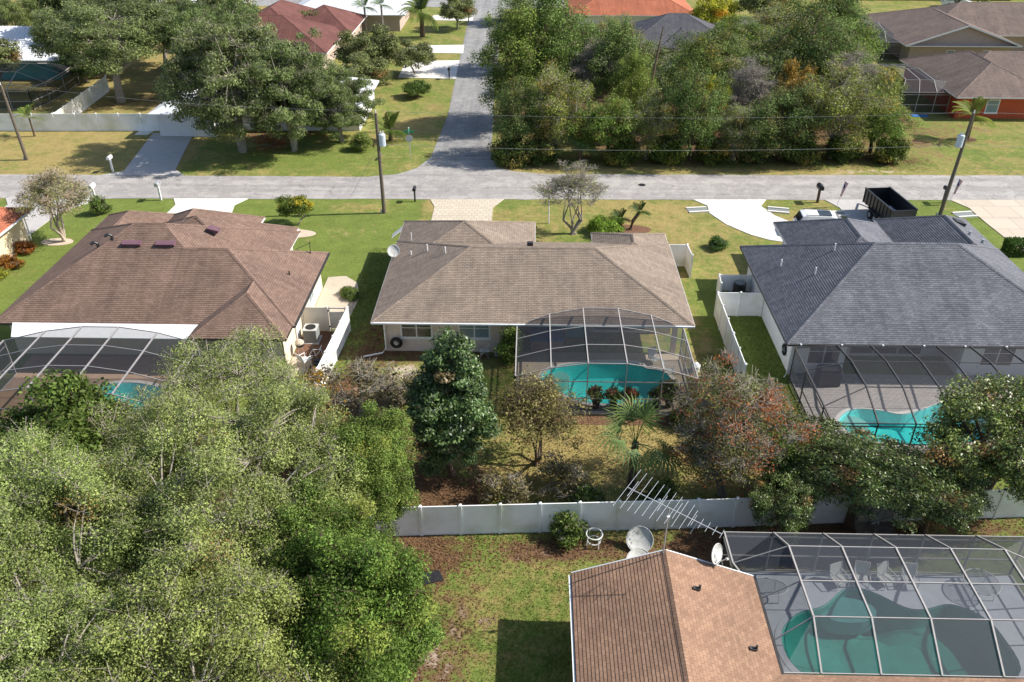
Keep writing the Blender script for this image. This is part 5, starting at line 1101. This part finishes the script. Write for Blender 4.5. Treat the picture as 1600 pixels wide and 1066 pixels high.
for s in (-1,1):
    sd=MB().box((s*W_/2-.03,-L_/2,z0+.08),(s*W_/2+.03,L_/2,z1)).build('side_wall','black',tr)
    MB().box((s*W_/2-.06,-L_/2,z1),(s*W_/2+.06,L_/2,z1+.08)).build('top_rail','black',sd)
    for k in range(9): MB().cbox((s*(W_/2+.06),-L_/2+.15+k*.575,(z0+z1)/2),(.06,.07,z1-z0)).build('stake','black',sd)
    for wy in (-.45,.45):
        k=18; prof=[(.18,-.1),(.36,-.1),(.38,-.04),(.38,.04),(.36,.1),(.18,.1)]
        V=[(s*(W_/2+.16)+z,wy+r*math.cos(6.2832*j/k),.38+r*math.sin(6.2832*j/k)) for r,z in prof for j in range(k)]
        wh=MB().add(V,[[i*k+j,i*k+(j+1)%k,(i+1)*k+(j+1)%k,(i+1)*k+j] for i in range(5) for j in range(k)]).build('wheel','rubber',tr)
        MB().add([(s*(W_/2+.27),wy+.19*math.cos(6.2832*j/k),.38+.19*math.sin(6.2832*j/k)) for j in range(k)],[list(range(k))]).build('rim','galv',wh)
    MB().box((s*(W_/2+.02)-.02,-.95,.80),(s*(W_/2+.28),.95,.84)).build('mudguard','black',tr)
MB().box((-W_/2+.03,L_/2-.06,z0+.08),(W_/2-.03,L_/2,z1+.02)).build('front_wall','black',tr); MB().box((-W_/2+.03,-L_/2,z0+.08),(W_/2-.03,-L_/2+.06,z1)).build('tailgate','black',tr)
MB().beam((-.7,L_/2,.65),(0,L_/2+1.3,.6),.1,.12).build('tongue','black',tr); MB().beam((.7,L_/2,.65),(0,L_/2+1.3,.6),.1,.12).build('tongue','black',tr)
MB().box((-.55,-.4,z0+.09),(.5,.6,z0+.3)).build('load_sheet','galv',tr)
tr.location=(30.1,66.3,.05); tr.rotation_euler.z=R(6)

# ------------------------------------------------------------------ yard things
def ac_unit(label,x,y,round_=False,s=.85,h=.95):
    t=thing('air_conditioner',label,'air conditioner',(x,y,0))
    if round_:
        MB().lathe((x,y,.05),[(.42,0),(.44,.05),(.44,h-.05),(.4,h)],20).build('cabinet','black',t)
        MB().lathe((x,y,.05+h),[(.36,0),(.34,.03),(.12,.04)],20).build('fan_grille','ac_grey',t)
    else:
        cb=MB().box((x-s/2,y-s/2,.06),(x+s/2,y+s/2,h)).build('cabinet','ac_grey',t,bevel=.03)
        for k in range(9): MB().box((x-s/2-.012,y-s/2-.012,.14+k*.085),(x+s/2+.012,y+s/2+.012,.165+k*.085)).build('louvre','ac_grey',cb)
        MB().box((x-s/2-.02,y-s/2-.02,h),(x+s/2+.02,y+s/2+.02,h+.05)).build('top','ac_top',t)
        MB().lathe((x,y,h+.05),[(.34,0),(.33,.03),(.3,.03),(.29,.005)],20).build('fan_grille','black',t)
    MB().box((x-.55,y-.55,0),(x+.55,y+.55,.06)).build('pad','grey_conc',t)
ac_unit('square grey air conditioner between the brown roofed house and the cream fence',-14.1,46.2)
ac_unit('round black air conditioner behind the short white screen',15.0,53.0,True)
hr=thing('hose_reel','black wall mounted hose reel on the blush rear wall','hose reel',(-8.35,44.9,.75))
for r in (.36,.30,.24): MB().tube([(-8.35+r*math.cos(a),44.83,.75+r*math.sin(a)) for a in np.linspace(0,6.2832,19)],.05,6,False).build('hose','rubber',hr)
MB().tube([(-8.35,45.05,.75),(-8.35,44.72,.75)],.13,12).build('hub','galv',hr)
hr2=thing('hose_reel','black coiled hose hung on the white side wall at right','hose reel',(15.85,44.2,1.0))
for r in (.34,.27): MB().tube([(15.88,44.2+r*math.cos(a),1.0+r*math.sin(a)) for a in np.linspace(0,6.2832,19)],.05,6,False).build('hose','rubber',hr2)
MB().tube([(15.95,44.2,1.0),(15.75,44.2,1.0)],.1,10).build('hub','galv',hr2)
tl=thing('trellis','pale wooden lattice trellis against the blush rear wall','trellis',(-5.2,44.95,0))
for k in range(7): MB().box((-5.85+k*.21,44.93,.15),(-5.81+k*.21,44.96,1.45)).build('upright','trim_white',tl)
for k in range(5): MB().box((-5.9,44.90,.25+k*.28),(-4.5,44.93,.29+k*.28)).build('slat','trim_white',tl)
# folded chairs and buckets by the wall
for i,(x,y,l) in enumerate(((-2.75,44.5,'tangle of folded metal yard chairs by the blush wall'),)):
    t=thing('folding_chair',l,'chair',(x,y,0))
    for a,b in (((-.3,0,0),(.3,.1,.9)),((.3,0,0),(-.3,.1,.9)),((-.3,.35,0),(.3,.3,.85)),((.3,.35,0),(-.3,.3,.85))): MB().tube([(x+a[0],y+a[1]-.2,a[2]),(x+b[0],y+b[1]-.2,b[2])],.025,6).build('leg','galv',t)
    MB().box((x-.3,y-.15,.42),(x+.3,y+.15,.46)).build('seat','sling',t)
for x,l in ((-2.0,'grey bucket by the blush wall, left of its twin'),(-1.6,'grey bucket by the blush wall, right of its twin')):
    t=thing('bucket',l,'bucket',(x,44.6,0)); MB().lathe((x,44.6,0),[(.13,0),(.17,.36),(.18,.38),(.15,.37),(.12,.05)],14).build('pail','galv',t)
    MB().tube([(x-.17,44.6,.37),(x-.1,44.5,.5),(x+.1,44.5,.5),(x+.17,44.6,.37)],.008,5).build('handle','galv',t)
# clutter beside the brown roofed house
gr=thing('barbecue_grill','kettle grill on a stand beside the cream house wall','grill',(-14.4,44.4,0))
MB().lathe((-14.4,44.4,.62),[(.05,0),(.24,.08),(.29,.24),(.29,.27)],16).build('bowl','black',gr); MB().lathe((-14.4,44.4,.9),[(.29,0),(.27,.12),(.14,.24),(.02,.27)],16).build('lid','tan_conc',gr)
for a in (0,2.1,4.2): MB().tube([(-14.4+.1*math.cos(a),44.4+.1*math.sin(a),.65),(-14.4+.3*math.cos(a),44.4+.3*math.sin(a),0)],.015,6).build('leg','galv',gr)
bk=thing('bicycle','pair wheeled bicycle lying among the clutter on the mulch','bicycle',(-13.3,43.9,0))
for x in (-13.75,-12.85):
    MB().tube([(x+.3*math.cos(a),43.9+.08*math.sin(a),.32+.3*math.sin(a)) for a in np.linspace(0,6.2832,21)],.025,6,False).build('wheel','rubber',bk)
for a,b in (((-13.75,43.9,.32),(-13.45,43.9,.75)),((-13.45,43.9,.75),(-12.95,43.9,.78)),((-12.95,43.9,.78),(-12.85,43.9,.32)),((-13.45,43.9,.75),(-13.3,43.9,.3)),((-13.3,43.9,.3),(-12.95,43.9,.78)),((-13.75,43.9,.32),(-13.3,43.9,.3)),((-12.97,43.7,.95),(-12.93,44.1,.95)),((-12.95,43.9,.78),(-12.95,43.9,.95))): MB().tube([a,b],.022,6).build('frame_tube','trim_white',bk)
MB().cbox((-13.5,43.9,.85),(.24,.12,.06)).build('saddle','black',bk)
yc=thing('yard_chair','white frame chair in the clutter beside the kettle grill','chair',(-13.9,43.3,0))
def chair_parts(t,x,y,rz=0,frame='trim_white',fab='sling'):
    c,s=math.cos(rz),math.sin(rz); T=lambda a,b,z:(x+a*c-b*s,y+a*s+b*c,z)
    MB().add([T(-.27,-.28,.42),T(.27,-.28,.42),T(.27,.25,.38),T(-.27,.25,.38),T(-.27,-.28,.39),T(.27,-.28,.39),T(.27,.25,.35),T(-.27,.25,.35)],[[0,1,2,3],[7,6,5,4],[0,4,5,1],[1,5,6,2],[2,6,7,3],[3,7,4,0]]).build('seat',fab,t)
    MB().add([T(-.27,.25,.4),T(.27,.25,.4),T(.27,.42,.98),T(-.27,.42,.98),T(-.27,.28,.4),T(.27,.28,.4),T(.27,.45,.98),T(-.27,.45,.98)],[[0,1,2,3],[7,6,5,4],[0,4,5,1],[1,5,6,2],[2,6,7,3],[3,7,4,0]]).build('backrest',fab,t)
    for sx in (-.3,.3):
        MB().tube([T(sx,-.3,0),T(sx,-.28,.42),T(sx,-.28,.62)],.022,6).build('leg',frame,t); MB().tube([T(sx,.4,0),T(sx,.25,.42),T(sx,.43,1.0)],.022,6).build('leg',frame,t)
        MB().tube([T(sx,-.3,.63),T(sx,.32,.66)],.025,6).build('armrest',frame,t)
chair_parts(yc,-13.9,43.3,2.5)
sc=thing('mobility_scooter','dark folded mobility frame with small wheels at the mulch edge','scooter',(-12.9,43.0,0))
for dx,dy in ((-.3,-.2),(.3,-.2),(-.3,.2),(.3,.2)): MB().tube([(-12.9+dx,43+dy-.03,.14),(-12.9+dx,43+dy+.03,.14)],.14,12).build('wheel','rubber',sc)
MB().box((-13.25,42.8,.2),(-12.55,43.2,.3)).build('base','black',sc); MB().tube([(-12.6,43,.3),(-12.5,43,.95)],.03,6).build('handle','galv',sc); MB().box((-13.2,42.85,.5),(-12.85,43.15,.58)).build('seat','black',sc); MB().tube([(-13.03,43,.3),(-13.03,43,.5)],.03,6).build('seat_post','galv',sc)
tb=thing('wheelbarrow','dark wheelbarrow in the paved corner behind the brown roofed house','wheelbarrow',(-17.0,41.9,0))
MB().add([(-17.5,41.6,.3),(-16.7,41.6,.3),(-16.7,42.2,.3),(-17.5,42.2,.3),(-17.7,41.5,.65),(-16.5,41.5,.65),(-16.5,42.3,.65),(-17.7,42.3,.65)],[[0,3,2,1],[0,1,5,4],[1,2,6,5],[2,3,7,6],[3,0,4,7]]).build('tray','black',tb)
MB().tube([(-17.85,41.86,.2),(-17.85,41.94,.2)],.2,14).build('wheel','rubber',tb)
for y in (41.65,42.15): MB().tube([(-17.85,41.9,.2),(-16.6,y,.35),(-15.9,y,.6)],.025,6).build('handle','galv',tb)
# potted plants at the pool edge
pp=tree_meshes(51,1.2,.42,.35,5,12,60,.09,rz=.45,sig=.2,cols=((.06,.10,.03),(.13,.18,.05),(.04,.06,.02)),odd=(.2,[(.35,.14,.12)]),twigs=3,trunk_r=.03,lo=-.5)
pots=[(3.95,39.15,'potted plant at the pool edge, leftmost of the row'),(4.95,39.1,'potted plant at the pool edge, second from the left'),(5.85,39.15,'reddish potted plant at the pool edge, third from the left'),(7.45,39.2,'potted plant at the pool edge, fourth from the left'),(8.15,39.3,'tall potted plant at the pool edge, rightmost of the row')]
for i,(x,y,l) in enumerate(pots):
    t=thing('potted_plant',l,'potted plant',(x,y,.06)); MB().lathe((x,y,.06),[(.15,0),(.23,.4),(.25,.42),(.2,.41),(.17,.36)],14).build('pot','terracotta' if i==2 else 'pot',t)
    for nme,me in zip(('stem','foliage'),pp):
        o=link(nme,me,t); o.location=(0,0,.3); s=1.25 if i==4 else .95; o.scale=(s,s,s); o.rotation_euler.z=i*1.3
        if nme=='foliage': o.color=(1.3,1.3,1,1) if i!=2 else (1.6,.9,.8,1)
# lanai furniture in the middle enclosure
hb=thing('spa_tub','covered spa tub with blue lid inside the middle enclosure','spa',(1.2,46.0,0)); MB().box((.2,45.2,.0),(2.2,46.8,.75)).build('cabinet','deck_brown',hb); MB().box((.12,45.1,.75),(2.28,46.9,.88)).build('cover','blue',hb,bevel=.04)
tp=thing('door_panel','teal panel leaning at the back of the middle enclosure','panel',(3.0,46.9,0)); MB().box((2.5,46.85,.0),(3.9,46.92,2.0)).build('board','teal',tp); MB().box((2.44,46.84,.0),(2.5,46.93,2.05)).build('edge','trim_white',tp)
for i,(x,y,rz,l) in enumerate(((7.9,43.9,.5,'white patio chair at the right side of the middle enclosure, nearer the house'),(8.6,42.6,1.4,'white patio chair at the right side of the middle enclosure, nearer the pool'))):
    t=thing('patio_chair',l,'chair',(x,y,.06)); chair_parts(t,x,y,rz)
wb=thing('pool_filter','small white pool filter beside the middle enclosure','pool filter',(10.35,43.2,0)); MB().lathe((10.35,43.2,0),[(.25,0),(.27,.4),(.15,.55),(.05,.6)],14).build('tank','trim_white',wb); MB().tube([(10.35,43.2,.5),(10.1,42.9,.5),(10.1,42.9,0)],.03,6).build('pipe','trim_white',wb)
tv=thing('utility_trailer_cover','white tilted board beside the front left corner of the tan grey house','board',(-10.6,62.3,0)); MB().add([(-11.2,61.9,0),(-10.1,62.5,.75),(-10.1,63.3,.75),(-11.2,62.8,0),(-11.2,61.9,-.05),(-10.1,62.5,.7),(-10.1,63.3,.7),(-11.2,62.8,-.05)],[[0,1,2,3],[7,6,5,4],[0,4,5,1],[1,5,6,2],[2,6,7,3],[3,7,4,0]]).build('board','trim_white',tv); MB().tube([(-10.1,62.9,.7),(-10.1,62.9,0)],.04,6).build('leg','galv',tv)
# right enclosure: covered grill
cg=thing('covered_grill','large black covered grill against the white wall inside the right enclosure','grill',(18.0,41.9,0)); MB().box((17.3,41.5,.06),(18.7,42.3,1.1)).build('cover','black',cg,bevel=.08); MB().box((17.35,41.55,1.1),(18.65,42.25,1.25)).build('hood','black',cg,bevel=.06)
# bottom right deck furniture
for i,(x,y,rz,l) in enumerate(((13.9,26.2,.35,'pale sling chair under the screens, leftmost of the four'),(14.9,26.3,-.2,'pale sling chair under the screens, second of the four'),(16.0,26.3,.4,'pale sling chair under the screens, third of the four'),(17.0,26.25,-.1,'pale sling chair under the screens, rightmost of the four'))):
    t=thing('patio_chair',l,'chair',(x,y,.06),'sling chairs under the screens'); chair_parts(t,x,y,rz)
def glass_table(label,x,y,rx,ry,h=.72):
    t=thing('patio_table',label,'table',(x,y,.06)); n=28
    rim=[(x+rx*math.cos(a),y+ry*math.sin(a),h) for a in np.linspace(0,2*math.pi,n+1)]
    MB().tube(rim,.025,6,False).build('rim','trim_white',t); MB().add([(p[0],p[1],h+.01) for p in rim[:-1]],[list(range(n))]).build('glass_top','table_glass',t)
    for a in (.8,2.35,3.93,5.5): MB().tube([(x+rx*.75*math.cos(a),y+ry*.75*math.sin(a),h),(x+rx*.9*math.cos(a),y+ry*.9*math.sin(a),.06)],.022,6).build('leg','trim_white',t)
glass_table('oval glass patio table at the left end of the big enclosure',10.4,25.4,.95,.5)
glass_table('round glass patio table at the right edge of the big enclosure',19.9,25.9,.75,.75)
# dishes and aerial
def dish(label,c,r,aim,tilt,post=None,mat='dish_white',mesh=False,arm=True):
    t=thing('satellite_dish',label,'satellite dish',c); R3=None
    k=28; rings=7
    ca,sa,ct,st_=math.cos(aim),math.sin(aim),math.cos(tilt),math.sin(tilt)
    n=np.array((ca*ct,sa*ct,st_)); u=np.array((-sa,ca,0)); v=np.cross(n,u)
    def P3(a,b,d): return np.array(c)+u*a+v*b+n*d
    V=[P3(0,0,-.22*r)]+[P3(r*i/rings*math.cos(2*math.pi*j/k),r*i/rings*math.sin(2*math.pi*j/k),-.22*r*(1-(i/rings)**2)) for i in range(1,rings+1) for j in range(k)]
    F=[[0,1+j,1+(j+1)%k] for j in range(k)]+[[1+(i-1)*k+j,1+i*k+j,1+i*k+(j+1)%k,1+(i-1)*k+(j+1)%k] for i in range(1,rings) for j in range(k)]
    b=MB().add(V,F).build('reflector',mat,t,smooth=True); s=b.modifiers.new('thick','SOLIDIFY'); s.thickness=.02
    MB().tube([P3(r*math.cos(a),r*math.sin(a),0) for a in np.linspace(0,2*math.pi,k+1)],.018,5,False).build('rim',mat,t)
    if arm:
        MB().tube([P3(0,-r*.95,-.02),P3(0,-r*.35,r*.95)],.02,6).build('arm','galv',t); MB().beam(P3(0,-r*.35,r*.9),P3(0,-r*.3,r*1.1),.09,.09).build('feed_horn','dish_white',t)
    if post is not None: MB().tube([P3(0,0,-.25*r),(post[0],post[1],c[2]-.1),post],.03,6).build('mount','galv',t)
    return t
dish('white satellite dish on the left eave of the tan grey roof',(-9.5,52.9,3.25),.42,R(-75),R(25),(-9.35,53.2,2.7))
dish('white satellite dish on the right rake of the rust tan roof',(7.75,24.4,3.7),.42,R(-38),R(20),(7.7,24.2,3.15))
dish('weathered round dish lying on the dark ground below the aerial',(5.3,28.3,.5),.62,R(-100),R(48),(5.3,28.6,0),arm=False)
dish('pale dish half hidden behind the gable peak of the rust tan roof',(5.1,26.7,.75),.6,R(-80),R(62),(5.0,26.8,0),arm=False)
M['mesh_dish']=screenmat('dish_mesh',.4,(.05,.05,.05))
big=dish('large dark mesh satellite dish under the trees at the back fence',(16.0,28.5,1.5),1.2,R(-60),R(35),(16.3,28.8,0),mat='mesh_dish')
for k in range(12):
    a=2*math.pi*k/12; ca,sa=math.cos(R(-60)),math.sin(R(-60)); n_=np.array((ca*math.cos(R(35)),sa*math.cos(R(35)),math.sin(R(35)))); u_=np.array((-sa,ca,0)); v_=np.cross(n_,u_)
    pts_=[np.array((16,28.5,1.5))+u_*1.2*q*math.cos(a)+v_*1.2*q*math.sin(a)-n_*.264*(1-q*q) for q in np.linspace(0,1,6)]
    MB().tube(pts_,.012,5).build('rib','black',big)
pst=thing('plant_stand','round white wire stand on the dark ground by the back fence','stand',(3.2,28.5,0))
for z,r in ((.62,.38),(.2,.3)): MB().tube([(3.2+r*math.cos(a),28.5+r*math.sin(a),z) for a in np.linspace(0,6.2832,21)],.03,6,False).build('ring','trim_white',pst)
for a in (.5,2.1,3.7,5.2): MB().tube([(3.2+.38*math.cos(a),28.5+.38*math.sin(a),.62),(3.2+.42*math.cos(a),28.5+.42*math.sin(a),0)],.028,6).build('leg','trim_white',pst)
an=thing('television_aerial','long many armed television aerial on a mast above the rust tan roof','aerial',(5.5,24.1,3.9))
MB().tube([(5.5,24.1,3.9),(5.5,24.05,6.5)],.028,8).build('mast','galv',an)
b0,b1=np.array((3.95,24.9,6.75)),np.array((7.3,22.85,6.35)); bd=(b1-b0)/np.linalg.norm(b1-b0); pd=np.array((-bd[1],bd[0],0)); pd/=np.linalg.norm(pd)
MB().beam(b0,b1,.026,.026).build('boom','galv',an)
for k in range(15):
    t_=k/14; c_=b0+(b1-b0)*t_; l=(1.25-.75*t_) if k<10 else .32-.02*(k-10)
    MB().tube([c_-pd*l,c_+pd*l],.009,5).build('element','galv',an)
for k in range(5):
    c_=b0+(b1-b0)*(.06+.16*k)+np.array((0,0,.06)); MB().tube([c_-pd*.5,c_+pd*.5],.01,5).build('element','galv',an)
MB().tube([b0+(b1-b0)*.75,b0+(b1-b0)*.72+np.array((0,0,-.45))-pd*.3],.012,5).build('reflector_arm','galv',an); MB().tube([b0+(b1-b0)*.75,b0+(b1-b0)*.72+np.array((0,0,-.45))+pd*.3],.012,5).build('reflector_arm','galv',an)
MB().cbox((5.5,24.0,6.0),(.12,.12,.22)).build('rotor','dish_white',an)
for i,(x,y,a,l) in enumerate(((-4.3,26.2,.3,'dark grey slab lying in the leaf litter of the bottom yard'),)):
    setp(MB().prism([(x+p*math.cos(a)-q*math.sin(a),y+p*math.sin(a)+q*math.cos(a)) for p,q in ((-.6,-.35),(.6,-.3),(.5,.35),(-.5,.4))],0,.05).build('paving_slab','black'),l,'slab')
bm_=thing('door_mat','pale blue mat in front of the white screen door at upper right','mat',(44.4,96.2,0)); MB().box((43.6,95.6,.0),(45.4,96.6,.04)).build('mat','blue',bm_)

# ------------------------------------------------------------------ turf blades and fallen leaves near the camera
rg=np.random.default_rng(77)
def scatter(n,rects):
    ar=np.array([(r[1]-r[0])*(r[3]-r[2]) for r in rects]); c=rg.choice(len(rects),n,p=ar/ar.sum()); rr=np.array(rects)[c]
    return np.stack([rg.uniform(rr[:,0],rr[:,1]),rg.uniform(rr[:,2],rr[:,3])],-1)
def no_build(p):
    k=np.ones(len(p),bool)
    for x0,x1,y0,y1 in POOL_RECTS+[(1.9,40,4,24.2),(-9.1,9.6,45,60),(15.9,33.3,43,60.2),(-33,-14.4,42,60),(-14.9,-12,38,47.4),(-8.5,-3,59,71),(14.5,24,61.5,71),(26,34,60,71)]: k&=~((p[:,0]>x0)&(p[:,0]<x1)&(p[:,1]>y0)&(p[:,1]<y1))
    return p[k]
p=no_build(scatter(130000,[(-9,12.6,28,45.2),(-7,2.3,13,28.8),(12.7,15.9,36,50),(-12.4,-9.1,36,60)]))
cv=cover(p[:,0],p[:,1]); k=rg.random(len(p))>np.clip(cv[:,1]+cv[:,2],0,.92); p=p[k]; cv=cv[k]; n=len(p)
az=rg.uniform(0,6.28,n); hgt=rg.uniform(.04,.11,n); w_=rg.uniform(.012,.025,n); le=rg.normal(0,.05,(n,2))
B0=np.stack([p[:,0]-np.cos(az)*w_,p[:,1]-np.sin(az)*w_,np.zeros(n)],-1); B1=np.stack([p[:,0]+np.cos(az)*w_,p[:,1]+np.sin(az)*w_,np.zeros(n)],-1); T_=np.stack([p[:,0]+le[:,0],p[:,1]+le[:,1],hgt],-1)
gm=fast_mesh('grass',np.stack([B0,B1,T_],1).reshape(-1,3),np.arange(n*3).reshape(-1,3),M['lawn'],np.repeat(cv,3,0),'cover')
setp(link('grass',gm),'short turf blades over the back yards','grass',kind='stuff')
p=no_build(scatter(60000,[(-9,2,30,35),(-7,10,26.5,31),(10,25,27.2,34),(-7,-2,19,28),(-12,-8,36,48),(-2,40,78.2,82)])); cv=cover(p[:,0],p[:,1]); p=p[rg.random(len(p))<cv[:,1]*.8]
o=leaf_cloud('leaf_litter',np.concatenate([p,np.full((len(p),1),.03)],1),.06,((.13,.07,.035),(.34,.20,.10)),None,'leaf',9,4.0); setp(o,'fallen brown leaves under the trees','leaf litter',kind='stuff')
